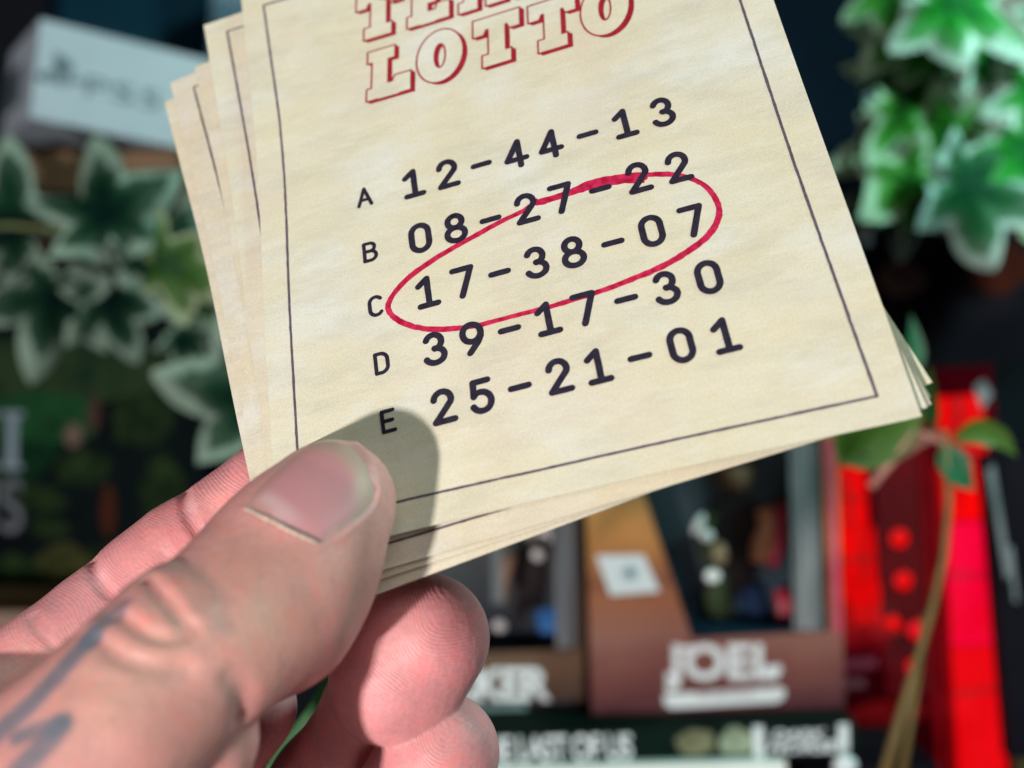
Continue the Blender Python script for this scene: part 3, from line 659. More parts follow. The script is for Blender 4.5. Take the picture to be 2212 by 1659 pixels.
for k, (x, y, a, b) in enumerate(((60, 1080, 90, 30), (170, 1010, 60, 45), (300, 900, 70, 60), (350, 1060, 50, 80), (260, 1200, 80, 30), (30, 1230, 60, 30), (330, 800, 90, 40), (100, 1140, 50, 22))): patch(P, 'dim_print', x, y, a, b, DKG, -1.9 - .02 * k, 60 + k)
patch(P, 'light_print', 195, 895, 13, 40, mat('dusty_pink', (.045, .02, .018), .6), -3.2, 6); patch(P, 'light_print', 232, 1105, 18, 60, mat('rust_print', (.04, .010, .005), .6), -3.2, 7)
patch(P, 'light_print', 150, 940, 20, 26, mat('rust_print_dark', (.06, .02, .01), .6), -3.3, 8)
LET_ = mat('faded_letter', (.11, .15, .19), .6)
for x in (-44, 14):
    P.prism('letter', [(x - 24, 892), (x + 24, 892), (x + 24, 902), (x + 12, 906), (x + 12, 1002), (x + 24, 1008), (x + 24, 1018), (x - 24, 1018), (x - 24, 1008), (x - 12, 1002), (x - 12, 906), (x - 24, 902)], -3.6, -3.3, LET_)
P.text('letter', 'US', -30, 1152, 118, mat('faded_letter_dark', (.05, .055, .075), .6), d=-3.6, bold=1.2, sx=.8)

# ------------------------------------------------------------------ variegated ivy
def leaf_material(name, dark, mid, cream):
    m = mat(name, mid, .55, spec=.12); N = m.node_tree.nodes; L = m.node_tree.links; b = N['Principled BSDF']
    a = N.new('ShaderNodeAttribute'); a.attribute_name = 'rim'
    tc = N.new('ShaderNodeTexCoord'); nz = N.new('ShaderNodeTexNoise'); nz.inputs['Scale'].default_value = 62; nz.inputs['Detail'].default_value = 5; nz.inputs['Distortion'].default_value = .6; L.new(tc.outputs['Object'], nz.inputs['Vector'])
    ad = N.new('ShaderNodeMath'); ad.operation = 'MULTIPLY_ADD'; L.new(nz.outputs[0], ad.inputs[0]); ad.inputs[1].default_value = .62; L.new(a.outputs['Fac'], ad.inputs[2])
    r = N.new('ShaderNodeValToRGB'); e = r.color_ramp.elements; e[0].position = .40; e[0].color = (*dark, 1); e[1].position = .62; e[1].color = (*mid, 1)
    q = e.new(.845); q.color = (*[.8 * a_ + .2 * c_ for a_, c_ in zip(mid, cream)], 1); q = e.new(.885); q.color = (*cream, 1)
    sc = N.new('ShaderNodeMath'); sc.operation = 'MULTIPLY'; sc.inputs[1].default_value = .80; L.new(ad.outputs[0], sc.inputs[0]); L.new(sc.outputs[0], r.inputs[0]); L.new(r.outputs[0], b.inputs['Base Color'])
    return m
LEAFD = leaf_material('ivy_leaf_shaded', (.001, .009, .007), (.005, .026, .012), (.17, .24, .19))  # dim shade of the left clump is darkened into these leaf colours
LEAFB = leaf_material('ivy_leaf_bright', (.003, .13, .02), (.012, .26, .02), (.60, .78, .66))
LEAFG = leaf_material('ivy_leaf_green', (.005, .09, .008), (.03, .20, .012), (.34, .48, .32))
LEAFM = leaf_material('ivy_leaf_mid', (.006, .035, .008), (.025, .075, .010), (.20, .26, .15))
LEAFH = leaf_material('ivy_leaf_deep', (.002, .045, .018), (.006, .085, .022), (.30, .44, .38))
def ivy_leaf(px, py, Y, r, rot, m, parent, tilt=(0, 0), seed=0, lob=.36, wide=1.0):
    """five lobed leaf; rot = direction of the tip in degrees, 90 is up"""
    r_ = random.Random(seed); n, k = 96, 10; s_ = Y / F; V = [(0, 0, 0)]; rim = [0.]; Fc = []
    lobes = [(0, 1.12, .34), (58, .92, .34), (-58, .92, .34), (118, .70, .36), (-118, .70, .36)]
    lobes = [(a + r_.uniform(-7, 7), h * r_.uniform(.88, 1.1), w) for a, h, w in lobes]
    for j in range(1, k + 1):
        f_ = j / k
        for i in range(n):
            th = 360 * i / n - 180; R = .42
            for a, h, w in lobes:
                d_ = abs((th - a + 180) % 360 - 180); R = max(R, h * (.36 / .36 if d_ < .1 else 1) * max(0, 1 - .57 * (d_ / 34) ** .9))
            if abs(th) > 168: R *= .7
            R *= 1 + .05 * math.sin(math.radians(th * 5 + seed * 23))
            R *= f_ * r; x = R * math.cos(math.radians(th)); y = R * math.sin(math.radians(th)) * wide
            z = -.16 * r * (f_ ** 2) * math.cos(math.radians(th * 2.5 + seed * 40)) + .09 * r * math.sin(x / r * 4 + seed) - .16 * r * f_ * f_ + .04 * r * f_ * math.sin(math.radians(th * 7 + seed * 31))
            V.append((x * s_, y * s_, z * s_)); rim.append(f_)
    for i in range(n): Fc.append((0, 1 + i, 1 + (i + 1) % n))
    for j in range(k - 1):
        for i in range(n): a = 1 + j * n + i; b = 1 + j * n + (i + 1) % n; Fc.append((a, a + n, b + n, b))
    o = mesh_obj('leaf', V, Fc, m, parent, True); a_ = o.data.attributes.new('rim', 'FLOAT', 'POINT'); a_.data.foreach_set('value', rim)
    M = Matrix.Rotation(math.radians(tilt[0]), 4, 'Z') @ Matrix.Rotation(math.radians(90 + tilt[1]), 4, 'X') @ Matrix.Rotation(math.radians(rot), 4, 'Z')
    o.matrix_local = Matrix.Translation(at(px, py, Y) - Vector(parent.location)) @ M; return o
def plant(label, px, py, Y, leaves, stems, name='ivy_plant', smat=None):
    e = bpy.data.objects.new(name, None); C.objects.link(e); e.location = at(px, py, Y); tag(e, label, 'plant')
    smat = smat or nmat('stem_green', (.05, .08, .02), (.10, .12, .04), 60, .6)
    for i, (x, y, dY, r, rot, m, tl) in enumerate(leaves): ivy_leaf(x, y, Y + dY, r, rot, m, e, tl, seed=i * 7 + int(px))
    for pts, r in stems:
        Pl = Place('tmp', px, py, Y); o = Pl.tube('stem', pts, r, smat); o.parent = e; o.matrix_local = Matrix.Identity(4); bpy.data.objects.remove(Pl.o)
    return e
plant('dark variegated ivy with pale leaf margins, trailing below the white console box', 240, 480, .46, [
    (232, 470, 0, 225, 98, LEAFD, (8, -15)), (330, 560, .012, 215, 60, LEAFD, (-18, -10)), (30, 490, .02, 210, 150, LEAFD, (20, 10)),
    (350, 570, -.01, 160, -25, LEAFM, (-25, 10)), (110, 640, .03, 190, -110, LEAFD, (10, 20)), (30, 600, .04, 140, 200, LEAFD, (-15, 15)), (230, 650, .035, 140, -70, LEAFD, (20, 25)),
    (430, 640, .03, 150, -50, LEAFD, (-30, 0)), (558, 868, -.01, 205, 170, LEAFD, (18, 0)), (-60, 520, .02, 150, 180, LEAFD, (0, 0)), (390, 735, .03, 90, -40, LEAFD, (10, 20))],
    [([(-200, 500, 60), (0, 480, 50), (200, 500, 40), (350, 570, 40), (450, 700, 40), (500, 900, 20)], 7)])
plant('bright green variegated ivy with glowing pale margins at the upper right', 2060, 230, .50, [
    (2060, 0, -.02, 215, -25, LEAFB, (10, -10)), (2240, 190, -.01, 150, -100, LEAFB, (-10, 0)), (1945, 60, .015, 150, 230, LEAFG, (20, 0)), (1985, 190, .02, 160, 215, LEAFG, (-30, 10)),
    (1945, 240, .0, 120, 240, LEAFG, (25, -10)), (2210, 320, -.01, 190, -70, LEAFB, (5, -15)), (2090, 400, -.02, 215, -15, LEAFH, (0, -5)), (1980, 390, .0, 160, 215, LEAFG, (20, 10)),
    (1965, 440, .01, 110, -100, LEAFD, (-15, 0)), (2020, 260, .03, 120, 60, LEAFG, (30, 20)), (2120, 130, .05, 110, 20, LEAFG, (-40, 20)), (2280, 60, .0, 140, 30, LEAFB, (0, 0)), (2190, 420, .01, 120, -60, LEAFG, (20, -20)),
    (1940, 320, .01, 130, 200, LEAFG, (10, 10)), (2050, 300, .005, 120, 100, LEAFG, (-20, 20)), (2150, 120, .03, 110, -140, LEAFB, (20, 0)), (1915, -20, .0, 120, -80, LEAFG, (15, 10)), (2000, 110, .01, 115, 170, LEAFG, (-25, 5)), (1960, -40, .02, 130, 100, LEAFG, (0, 0)), (2060, 150, .04, 100, -150, LEAFG, (30, 10)),
    (1900, 160, .03, 90, 120, LEAFG, (20, 10)), (2030, 330, .035, 100, -90, LEAFG, (-30, 0)), (1915, 420, .03, 90, 190, LEAFD, (10, 0)), (2130, 250, .045, 90, 180, LEAFG, (40, 10))],
    [([(2000, -300, 60), (2030, 0, 45), (2060, 200, 45), (2080, 400, 30)], 7), ([(2060, 120, 45), (1990, 260, 40), (1970, 440, 20)], 6)])
# plain wall piece behind the right ivy
P = Place('picture_panel', 2100, 200, .66); tag(P.o, 'plain beige panel behind the bright ivy at the upper right', 'panel')
P.box('board', 1905, -400, 2600, 395, 0, 20, nmat('beige_wall', (.24, .20, .16), (.34, .29, .24), 20, .8))
# dark cabinet, upper middle right
P = Place('speaker_cabinet', 1790, 400, .62, roll=.8); tag(P.o, 'tall black cabinet between the cards and the bright ivy', 'cabinet')
P.box('cabinet_body', 1560, -300, 1882, 900, 0, 90, NAVY); P.box('trim', 1866, -290, 1880, 215, -5, 0, mat('trim_blue', (.03, .09, .13), .4))
P = Place('metal_tin', 1835, 620, .55); tag(P.o, 'small grey metal tin with a painted highlight against the black cabinet', 'tin')
TIN = nmat('tin_grey', (.06, .06, .08), (.11, .10, .13), 30, .4)
P.tube('tin_body', [(1810, 640, 40), (1818, 440, 40)], 62, TIN); P.tube('tin_lid', [(1815, 452, 40), (1818, 420, 40)], 55, BLACK)
P.prism('highlight_strip', [(1850, 440), (1866, 425), (1878, 560), (1866, 580)], -26, -24, mat('tin_shine', (.55, .52, .58), .35))  # pale strip paints the glint of light on the tin
# dark printed box below the ivy
P = Place('dark_box', 2060, 800, .54, roll=-7); tag(P.o, 'wide near black box with faint rust red circles under the bright ivy', 'box')
P.box('box_body', 1858, 508, 2420, 800, 0, 80, nmat('plum_black', (.005, .004, .007), (.010, .007, .010), 20, .5))
patch(P, 'rust_circle', 1975, 590, 56, 40, mat('rust_dull', (.055, .016, .010), .6), -1, 11); patch(P, 'rust_circle', 2190, 590, 70, 60, mat('rust_red', (.04, .007, .004), .6), -1, 12)

# ------------------------------------------------------------------ figure boxes
BROWN = None
def gradient(name, stops, axis='Z', lo=0., hi=1., rough=.5):
    m = mat(name, stops[0][1], rough); N = m.node_tree.nodes; L = m.node_tree.links
    tc = N.new('ShaderNodeTexCoord'); sp = N.new('ShaderNodeSeparateXYZ'); L.new(tc.outputs['Object'], sp.inputs[0])
    mr = N.new('ShaderNodeMapRange'); mr.inputs['From Min'].default_value = lo; mr.inputs['From Max'].default_value = hi; L.new(sp.outputs[axis], mr.inputs['Value'])
    nz = N.new('ShaderNodeTexNoise'); nz.inputs['Scale'].default_value = 60; L.new(tc.outputs['Object'], nz.inputs['Vector'])
    ma = N.new('ShaderNodeMath'); ma.operation = 'MULTIPLY_ADD'; L.new(nz.outputs[0], ma.inputs[0]); ma.inputs[1].default_value = .16; L.new(mr.outputs[0], ma.inputs[2])
    r = N.new('ShaderNodeValToRGB'); e = r.color_ramp.elements; e[0].position, e[0].color = stops[0][0], (*stops[0][1], 1); e[1].position, e[1].color = stops[-1][0], (*stops[-1][1], 1)
    for p_, c_ in stops[1:-1]: q = e.new(p_); q.color = (*c_, 1)
    L.new(ma.outputs[0], r.inputs[0]); L.new(r.outputs[0], N['Principled BSDF'].inputs['Base Color']); return m
YF = .43; sF = YF / F
P = Place('figure_box', 1279, 1569, YF, roll=-1.6, yaw=0)
tag(P.o, 'orange and brown figure box with four bold white letters and a slanted dark window', 'box', 'collectible figure boxes standing on the books')
FACE = gradient('sunset_print', [(0.08, (.045, .013, .022)), (.28, (.15, .052, .046)), (.42, (.22, .095, .075)), (.58, (.24, .085, .045)), (.62, (.17, .06, .035)), (.80, (.36, .15, .05)), (1, (.38, .20, .07))], 'Z', 0, 560 * sF)
win = [(1310, 760), (1790, 760), (1795, 1378), (1500, 1386)]
P.prism('front_panel', [(1279, 690), (1826, 690), (1826, 1569), (1279, 1569)], 0, 4, FACE, holes=[win])
P.box('back_panel', 1281, 692, 1824, 1567, 216, 220, BLACK); P.box('side_panel', 1279, 690, 1282, 1569, 4, 216, mat('panel_black', (.012, .010, .014), .5)); P.box('side_panel', 1823, 690, 1826, 1569, 4, 216, mat('plum_side', (.06, .015, .03), .5))
P.box('bottom_panel', 1282, 1564, 1823, 1569, 4, 216, BLACK); P.box('inner_card', 1300, 1375, 1820, 1382, 8, 200, nmat('inner_navy', (.006, .02, .035), (.01, .03, .05), 20, .5))
P.box('inner_card', 1290, 700, 1820, 1374, 150, 154, gradient('inner_art', [(0, (.012, .03, .055)), (.5, (.006, .02, .032)), (1, (.01, .022, .03))], 'Z', 190 * sF, 560 * sF))
P.prism('red_reflection', [(1796, 960), (1818, 960), (1822, 1382), (1808, 1382)], -1.6, -.3, nmat('reflection_pink', (.42, .035, .085), (.50, .07, .12), 60, .35))  # reflection of the red glow, painted as a pink strip
lb = P.prism('logo_label', [(1298, 1200), (1400, 1202), (1434, 1282), (1326, 1287)], -1.6, -.3, mat('label_white', (.46, .48, .50), .5))
P.prism('label_mark', arc(1370, 1240, 22, 20, 0, 360, 20)[:-1], -2.2, -1.7, mat('mark_grey', (.33, .38, .40), .6)); P.prism('label_mark', [(1356, 1240), (1366, 1228), (1384, 1236), (1372, 1254)], -2.7, -2.3, mat('mark_dark', (.12, .15, .17), .6))
P.text('name_lettering', 'JOEL', 1566, 1472, 74, WHITEP, bold=3.6, sx=1.08, sp=1.02, rot=1.2, d=-2)
P.prism('lettering_serif', [(1440, 1458), (1474, 1455), (1474, 1472), (1442, 1475)], -1.9, -.8, WHITEP); P.prism('lettering_serif', [(1655, 1448), (1690, 1447), (1692, 1463), (1655, 1466)], -1.9, -.8, WHITEP); P.prism('lettering_serif', [(1462, 1402), (1500, 1400), (1500, 1412), (1462, 1414)], -1.9, -.8, WHITEP)
P.prism('name_plate', [(1440, 1503), (1690, 1496), (1698, 1502), (1694, 1520), (1680, 1528), (1452, 1535), (1438, 1528), (1434, 1510)], -1.8, -.5, WHITEP)
P.text('plate_lettering', 'THE LAST OF US', 1566, 1512, 10, mat('plate_ink', (.2, .1, .1), .6), bold=.2, sx=1.2, d=-2.6, rot=1.2)
STREAK = nmat('plastic_reflection', (.07, .075, .08), (.20, .20, .21), 70, .35, stretch=(6, 1, .4))
P.box('reflection_streak', 1722, 960, 1782, 1376, 6, 12, STREAK); P.box('reflection_streak', 1742, 960, 1750, 1374, 4.6, 5.8, mat('plastic_shine', (.26, .26, .27), .3))  # reflections in the window plastic, painted as grey streaks
# the toy figure inside
Q_ = Place('toy_figure', 1600, 1375, YF + .02, roll=-1.6); tag(Q_.o, 'toy figure in dark clothes with red straps inside the orange and brown box', 'figure')
DK = nmat('figure_dark', (.012, .010, .012), (.03, .022, .022), 80, .6); OL = nmat('figure_olive', (.02, .028, .012), (.04, .05, .025), 80, .7); SK = nmat('figure_skin', (.40, .15, .07), (.50, .21, .10), 60, .55)
RD = nmat('figure_red', (.30, .010, .028), (.42, .02, .05), 80, .45); SH = mat('figure_shine', (.75, .73, .72), .25); JE = nmat('figure_jeans', (.008, .018, .045), (.015, .03, .07), 80, .8); BE = nmat('figure_beard', (.10, .055, .03), (.17, .10, .05), 90, .8)
Q_.tube('leg', [(1562, 1372, 30, 24), (1556, 1330, 30, 28), (1558, 1270, 30, 34)], 30, JE); Q_.tube('leg', [(1640, 1372, 30, 26), (1640, 1320, 30, 32), (1622, 1270, 30, 36)], 30, JE)
Q_.tube('torso', [(1588, 1285, 28, 52), (1590, 1220, 26, 58), (1594, 1140, 26, 66), (1598, 1085, 28, 50)], 60, DK, flat=.55)
Q_.ball('head', 1600, 1020, 22, 42, 52, 40, BE); Q_.ball('hair', 1600, 996, 26, 47, 42, 44, DK)
Q_.tube('arm', [(1545, 1110, 20, 20), (1526, 1150, 8, 20), (1535, 1195, 0, 17), (1552, 1235, -4, 15)], 18, OL); Q_.ball('hand', 1556, 1195, -6, 20, 26, 14, nmat('figure_sand', (.24, .15, .08), (.32, .21, .12), 70, .6))
Q_.tube('arm', [(1660, 1105, 20, 22), (1668, 1135, 10, 20), (1650, 1185, 0, 25), (1640, 1215, -4, 17)], 18, SK, flat=.8)
for x, y, rx, ry, rot in ((1513, 1128, 10, 24, 28), (1530, 1153, 15, 12, 0), (1541, 1240, 17, 14, 0)): Q_.ball('glint', x, y, -16, rx, ry, 6, SH, rot=-rot)  # pale balls stand for glints of light on the figure
Q_.tube('strap', [(1700, 1090, 6, 14), (1690, 1150, 2, 17), (1680, 1200, 0, 14), (1672, 1225, 0, 10)], 12, RD, flat=.5); Q_.tube('strap', [(1688, 1276, 0, 14), (1700, 1310, 0, 20), (1694, 1340, 0, 16), (1690, 1372, 0, 14)], 12, RD, flat=.5)
Q_.tube('coat', [(1556, 1240, 4, 22), (1552, 1300, 4, 28), (1560, 1350, 6, 20)], 20, OL, flat=.5)
# second figure box, mostly behind the hand
P = Place('figure_box', 1262, 1575, YF + .012, roll=-1.2)
tag(P.o, 'dark figure box with lettering ending in KER, between the fingers and the orange box', 'box', 'collectible figure boxes standing on the books')
FACE2 = gradient('dusk_print', [(0.05, (.012, .012, .024)), (.20, (.05, .030, .026)), (.42, (.12, .07, .045)), (1, (.05, .04, .035))], 'Z', 0, 400 * sF)
P.prism('front_panel', [(712, 700), (1262, 700), (1262, 1575), (712, 1575)], 0, 4, FACE2, holes=[[(760, 760), (1250, 760), (1250, 1402), (880, 1408)]])
P.box('back_panel', 714, 702, 1260, 1573, 216, 220, BLACK); P.box('side_panel', 1258, 700, 1262, 1575, 4, 216, BLACK); P.box('bottom_panel', 714, 1570, 1258, 1575, 4, 216, BLACK)
P.box('inner_card', 720, 710, 1256, 1400, 130, 134, gradient('inner_grey', [(0, (.012, .018, .03)), (.6, (.05, .055, .06)), (1, (.07, .07, .07))], 'Z', 170 * sF, 460 * sF)); P.box('reflection_streak', 1206, 1000, 1246, 1400, 6, 10, nmat('dim_reflection', (.05, .06, .07), (.12, .13, .14), 50, .35, stretch=(6, 1, .4)))  # grey streaks again paint reflections in the window plastic
P.box('reflection_streak', 1070, 1100, 1092, 1300, 6, 10, nmat('dim_reflection_b', (.06, .07, .08), (.12, .12, .13), 50, .35, stretch=(6, 1, .4))); P.box('floor_card', 714, 1403, 1256, 1410, 8, 120, BLACK)
P.text('name_lettering', 'CLICKER', 1008, 1506, 70, WHITEP, bold=3.2, sx=1.0, sp=.92, rot=1.0, d=-2)
P.prism('name_plate', [(880, 1524), (1132, 1518), (1140, 1526), (1136, 1550), (1124, 1560), (890, 1566), (876, 1556), (874, 1532)], -1.8, -.5, WHITEP)
patch(P, 'dusk_print_shape', 1222, 1560, 60, 46, mat('slate_print', (.03, .032, .055), .6), -1.2, 21)
Q2 = Place('toy_figure', 1150, 1400, YF + .035); tag(Q2.o, 'toy figure in bright blue trousers inside the dark figure box by the fingertips', 'figure')
BL = nmat('blue_cloth', (.012, .09, .30), (.02, .13, .38), 60, .7)
Q2.tube('leg', [(1204, 1398, 6, 40), (1196, 1360, 4, 38), (1182, 1312, 2, 28)], 30, BL, flat=.6); Q2.tube('leg', [(1110, 1398, 20, 24), (1118, 1340, 18, 26), (1130, 1300, 14, 28)], 30, DK)
Q2.tube('torso', [(1146, 1312, 12, 44), (1146, 1240, 10, 50), (1148, 1180, 12, 46)], 40, DK, flat=.6); Q2.ball('head', 1148, 1120, 10, 40, 50, 36, nmat('figure_ash', (.16, .12, .10), (.26, .22, .20), 50, .6))
Q2.tube('arm', [(1105, 1200, 6, 17), (1085, 1250, 0, 16), (1080, 1300, -4, 14)], 14, nmat('figure_tan', (.22, .11, .07), (.30, .17, .11), 60, .6)); Q2.tube('arm', [(1180, 1190, 0, 16), (1176, 1160, -6, 20), (1178, 1215, -8, 14)], 14, DK)
for x, y, rx, ry in ((1178, 1155, 14, 26), (1162, 1196, 14, 13), (1080, 1348, 15, 13)): Q2.ball('glint', x, y, -18, rx, ry, 6, mat('glint_pale', (.52, .50, .50), .3))  # more glints of light, put in as pale balls

# books under the boxes
P = Place('book', 1400, 1648, .415, roll=-1.4)
tag(P.o, 'black and dark green book spine with white slanted lettering and white bars', 'book', 'books lying flat under the figure boxes')
SP = nmat('spine_green', (.002, .007, .006), (.006, .015, .011), 30, .5)
P.box('cover', 690, 1572, 1852, 1648, 0, 500, SP)
P.text('title_lettering', 'THE LAST OF US', 1192, 1636, 54, WHITEP, bold=1.5, sx=.70, sp=.9, d=-2)
patch(P, 'spine_picture', 1505, 1606, 46, 30, nmat('khaki_print', (.07, .07, .03), (.14, .14, .07), 90, .6), -1.5, 31); patch(P, 'spine_picture', 1592, 1606, 40, 30, nmat('sage_print', (.10, .14, .09), (.26, .30, .20), 90, .6), -1.5, 32)
P.box('publisher_panel', 1652, 1573, 1810, 1647, -1.4, -.2, BLACK)
P.text('publisher_lettering', 'DARK', 1720, 1604, 20, WHITEP, bold=1.0, shear=.35, sx=1.5, d=-2.4); P.text('publisher_lettering', 'HORSE', 1730, 1632, 24, WHITEP, bold=1.1, shear=.35, sx=1.45, d=-2.4)
P.box('spine_bar', 1628, 1574, 1650, 1647, -2, -.3, WHITEP); P.box('spine_bar', 1812, 1574, 1834, 1660, -2, -.3, WHITEP)
P = Place('book', 1400, 1740, .41, roll=-1.4)
tag(P.o, 'white book lying below the black and green spine at the bottom edge', 'book', 'books lying flat under the figure boxes')
P.box('cover', 690, 1652, 1700, 1876, 0, 480, nmat('white_book', (.62, .64, .60), (.70, .72, .68), 30, .5)); 
P.ball('bead', 1826, 1662, -6, 26, 22, 12, WHITEP)
P = Place('book', 1900, 1742, .425, roll=-1.4)
tag(P.o, 'black book under the thin plant stem, just left of the bright red strip', 'book', 'books lying flat under the figure boxes')
P.box('cover', 1704, 1654, 2030, 1838, 0, 460, BLACK)

# ------------------------------------------------------------------ red glowing case
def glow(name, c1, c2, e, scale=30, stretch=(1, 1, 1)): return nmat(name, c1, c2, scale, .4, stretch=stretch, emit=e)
P = Place('lit_case', 1990, 1640, .47, roll=-3.2)
tag(P.o, 'red lit case with glowing panels and round red dots', 'case')
MAR = nmat('maroon_shell', (.04, .0, .002), (.07, .0, .003), 40, .9, spec=.02)
P.box('shell', 1812, 800, 2190, 1738, 0, 190, MAR)
P.prism('base_plinth', [(1812, 1739), (2190, 1739), (2190, 1747), (1812, 1747)], 4, 186, BLACK)
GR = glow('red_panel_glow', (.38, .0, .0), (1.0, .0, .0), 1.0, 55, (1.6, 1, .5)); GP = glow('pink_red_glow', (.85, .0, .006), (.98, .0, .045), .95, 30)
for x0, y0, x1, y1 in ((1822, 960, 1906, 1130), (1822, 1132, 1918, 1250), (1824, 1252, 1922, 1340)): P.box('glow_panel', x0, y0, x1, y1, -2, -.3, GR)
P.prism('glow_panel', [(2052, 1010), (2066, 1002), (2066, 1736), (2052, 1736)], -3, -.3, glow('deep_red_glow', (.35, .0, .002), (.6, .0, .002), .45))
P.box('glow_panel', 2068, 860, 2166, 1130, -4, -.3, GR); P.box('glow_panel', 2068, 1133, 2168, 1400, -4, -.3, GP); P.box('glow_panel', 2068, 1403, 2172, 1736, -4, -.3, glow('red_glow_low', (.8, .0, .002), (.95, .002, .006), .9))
for x, y, r_, mt in ((1968, 1160, 20, GR), (1972, 1252, 20, GR), (1996, 1360, 20, GP), (1985, 1440, 18, GR), (1945, 1340, 14, GR)): P.ball('round_dot', x, y, -4, r_, r_, 7, mt)  # round red dots with the panels' emission
LN = mat('dark_red_line', (.08, .001, .003), .6)
for pts in ([(1826, 1062), (1905, 1068), (1905, 1072), (1826, 1067)], [(1858, 1022), (1864, 1022), (1872, 1130), (1866, 1130)], [(1840, 1200), (1912, 1196), (1912, 1201), (1840, 1206)], [(1880, 1140), (1884, 1140), (1890, 1245), (1886, 1245)],
            [(2068, 960), (2166, 1000), (2166, 1006), (2068, 968)], [(2110, 862), (2116, 862), (2100, 990), (2094, 990)], [(2068, 1240), (2166, 1252), (2166, 1256), (2068, 1246)], [(2070, 1500), (2168, 1492), (2168, 1497), (2070, 1506)]):
    P.prism('panel_line', pts, -4.8, -4.2, LN)
for k in range(9): P.box('panel_line', 1836 + k * 14, 1300, 1839 + k * 14, 1372, -3.4, -2.6, LN)
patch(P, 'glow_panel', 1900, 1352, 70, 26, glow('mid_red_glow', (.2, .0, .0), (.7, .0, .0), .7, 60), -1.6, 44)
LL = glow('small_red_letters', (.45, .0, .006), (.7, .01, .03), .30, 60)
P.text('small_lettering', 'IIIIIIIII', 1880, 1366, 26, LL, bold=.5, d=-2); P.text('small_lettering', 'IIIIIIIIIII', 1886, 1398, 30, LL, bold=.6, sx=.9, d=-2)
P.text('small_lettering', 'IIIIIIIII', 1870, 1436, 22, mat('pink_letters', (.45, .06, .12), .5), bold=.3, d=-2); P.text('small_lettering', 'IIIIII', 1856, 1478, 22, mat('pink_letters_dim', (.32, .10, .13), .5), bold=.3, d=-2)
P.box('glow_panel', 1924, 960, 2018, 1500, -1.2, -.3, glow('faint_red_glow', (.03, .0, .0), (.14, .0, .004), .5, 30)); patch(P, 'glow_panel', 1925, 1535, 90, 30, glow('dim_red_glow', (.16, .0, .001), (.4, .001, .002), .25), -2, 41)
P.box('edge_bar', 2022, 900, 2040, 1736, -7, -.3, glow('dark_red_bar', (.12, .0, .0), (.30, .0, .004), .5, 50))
# right edge: clear case with its highlights painted as grey strips
P = Place('clear_case', 2205, 1640, .46, roll=-5); tag(P.o, 'black case with painted highlights on its edges at the right margin', 'case')
P.box('case_body', 2186, 980, 2400, 1640, 0, 120, BLACK)
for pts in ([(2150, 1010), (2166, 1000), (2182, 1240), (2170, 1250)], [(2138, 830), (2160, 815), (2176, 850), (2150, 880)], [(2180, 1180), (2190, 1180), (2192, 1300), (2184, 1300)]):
    P.prism('edge_highlight', [(x + 36, y) for x, y in pts], -3, -.4, mat('highlight_grey', (.16, .17, .18), .3))

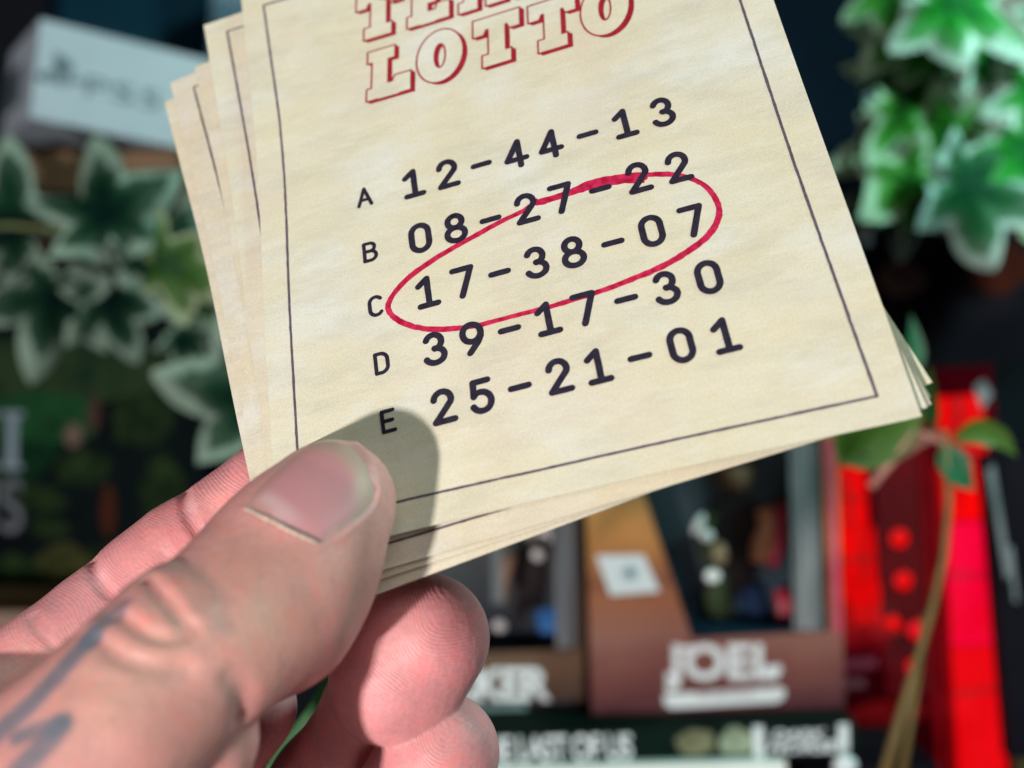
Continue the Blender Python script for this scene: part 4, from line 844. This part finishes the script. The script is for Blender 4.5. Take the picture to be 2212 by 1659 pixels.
# ------------------------------------------------------------------ slender plant in front of the red case
e = Place('stemmed_plant', 1990, 1300, .385); tag(e.o, 'slender plant with a thin brown stem and small leaves before the red case', 'plant')
STM = nmat('brown_stem', (.09, .06, .012), (.16, .10, .025), 60, .6)
e.tube('stem', [(2040, 930, 0, 7), (2050, 1080, 0, 8), (2040, 1200, 0, 8), (2012, 1320, 0, 9), (1978, 1440, 0, 10), (1942, 1560, 0, 12), (1905, 1700, 0, 14)], 12, STM)
e.tube('stem', [(2000, 1330, 10, 6), (1990, 1440, 12, 7), (1972, 1560, 12, 8), (1950, 1700, 12, 9)], 10, STM)
e.tube('stem', [(2040, 960, 0, 6), (1975, 930, 2, 8), (1930, 990, 0, 11), (1880, 1052, -2, 9)], 8, nmat('pink_twig', (.34, .12, .09), (.45, .20, .16), 50, .6))
def blade(name, pts, w, m, parent, cup=.25):
    """simple pointed leaf along a line of (x, y, d) points"""
    n = 14; P_ = []
    pts = [np.array(q, float) for q in pts]
    for i in range(n + 1):
        t = i / n * (len(pts) - 1); k = min(int(t), len(pts) - 2); P_.append(pts[k] + (pts[k + 1] - pts[k]) * (t - k))
    V = []; Fc = []
    for i, p_ in enumerate(P_):
        d_ = P_[min(i + 1, n)] - P_[max(i - 1, 0)]; l_ = math.hypot(d_[0], d_[1]) + 1e-6; nx_, ny_ = -d_[1] / l_, d_[0] / l_; ww = w * max(.04, math.sin(math.pi * (i / n) ** .8))
        for k in range(5): f_ = (k - 2) / 2; V.append(parent.l(p_[0] + nx_ * ww * f_, p_[1] + ny_ * ww * f_, p_[2] - cup * ww * (f_ * f_)))
    for i in range(n):
        for k in range(4): a = i * 5 + k; Fc.append((a, a + 1, a + 6, a + 5))
    return mesh_obj(name, V, Fc, m, parent.o, True)
LG = nmat('olive_leaf', (.035, .085, .005), (.05, .11, .008), 30, .45); LT = nmat('teal_leaf', (.006, .075, .028), (.01, .10, .04), 30, .45)
blade('leaf', [(1990, 880, 0), (1930, 930, 0), (1860, 980, 0), (1808, 1000, 4)], 52, LG, e); blade('leaf', [(1905, 900, 4), (1840, 960, 4), (1820, 1010, 6)], 46, LG, e)
blade('leaf', [(2060, 950, 0), (2110, 930, -3), (2160, 945, -3), (2196, 985, 0)], 28, LG, e); blade('leaf', [(2040, 955, -3), (2050, 990, -5), (2075, 1030, -5), (2105, 1060, 0)], 34, LT, e)
blade('leaf', [(1985, 800, 0), (1978, 750, 0), (1968, 680, 0)], 18, LT, e); blade('leaf', [(2020, 930, 2), (2000, 850, 2), (2010, 790, 2)], 22, mat('dark_leaf', (.01, .035, .008), .5), e)
blade('leaf', [(2035, 930, 2), (1985, 950, -3), (1930, 1000, -4)], 14, nmat('rust_leaf', (.12, .03, .02), (.2, .06, .04), 40, .6), e)
# thin leaf showing through the gap between thumb and middle finger
e = Place('grass_plant', 650, 1570, .26); tag(e.o, 'thin dark green leaf blade seen between thumb and middle finger', 'plant')
blade('leaf', [(760, 1380, 0), (722, 1468, 0), (690, 1540, 0), (640, 1600, 0), (580, 1670, 0), (520, 1760, 0)], 26, mat('blade_green', (.008, .075, .008), .5), e, .1)
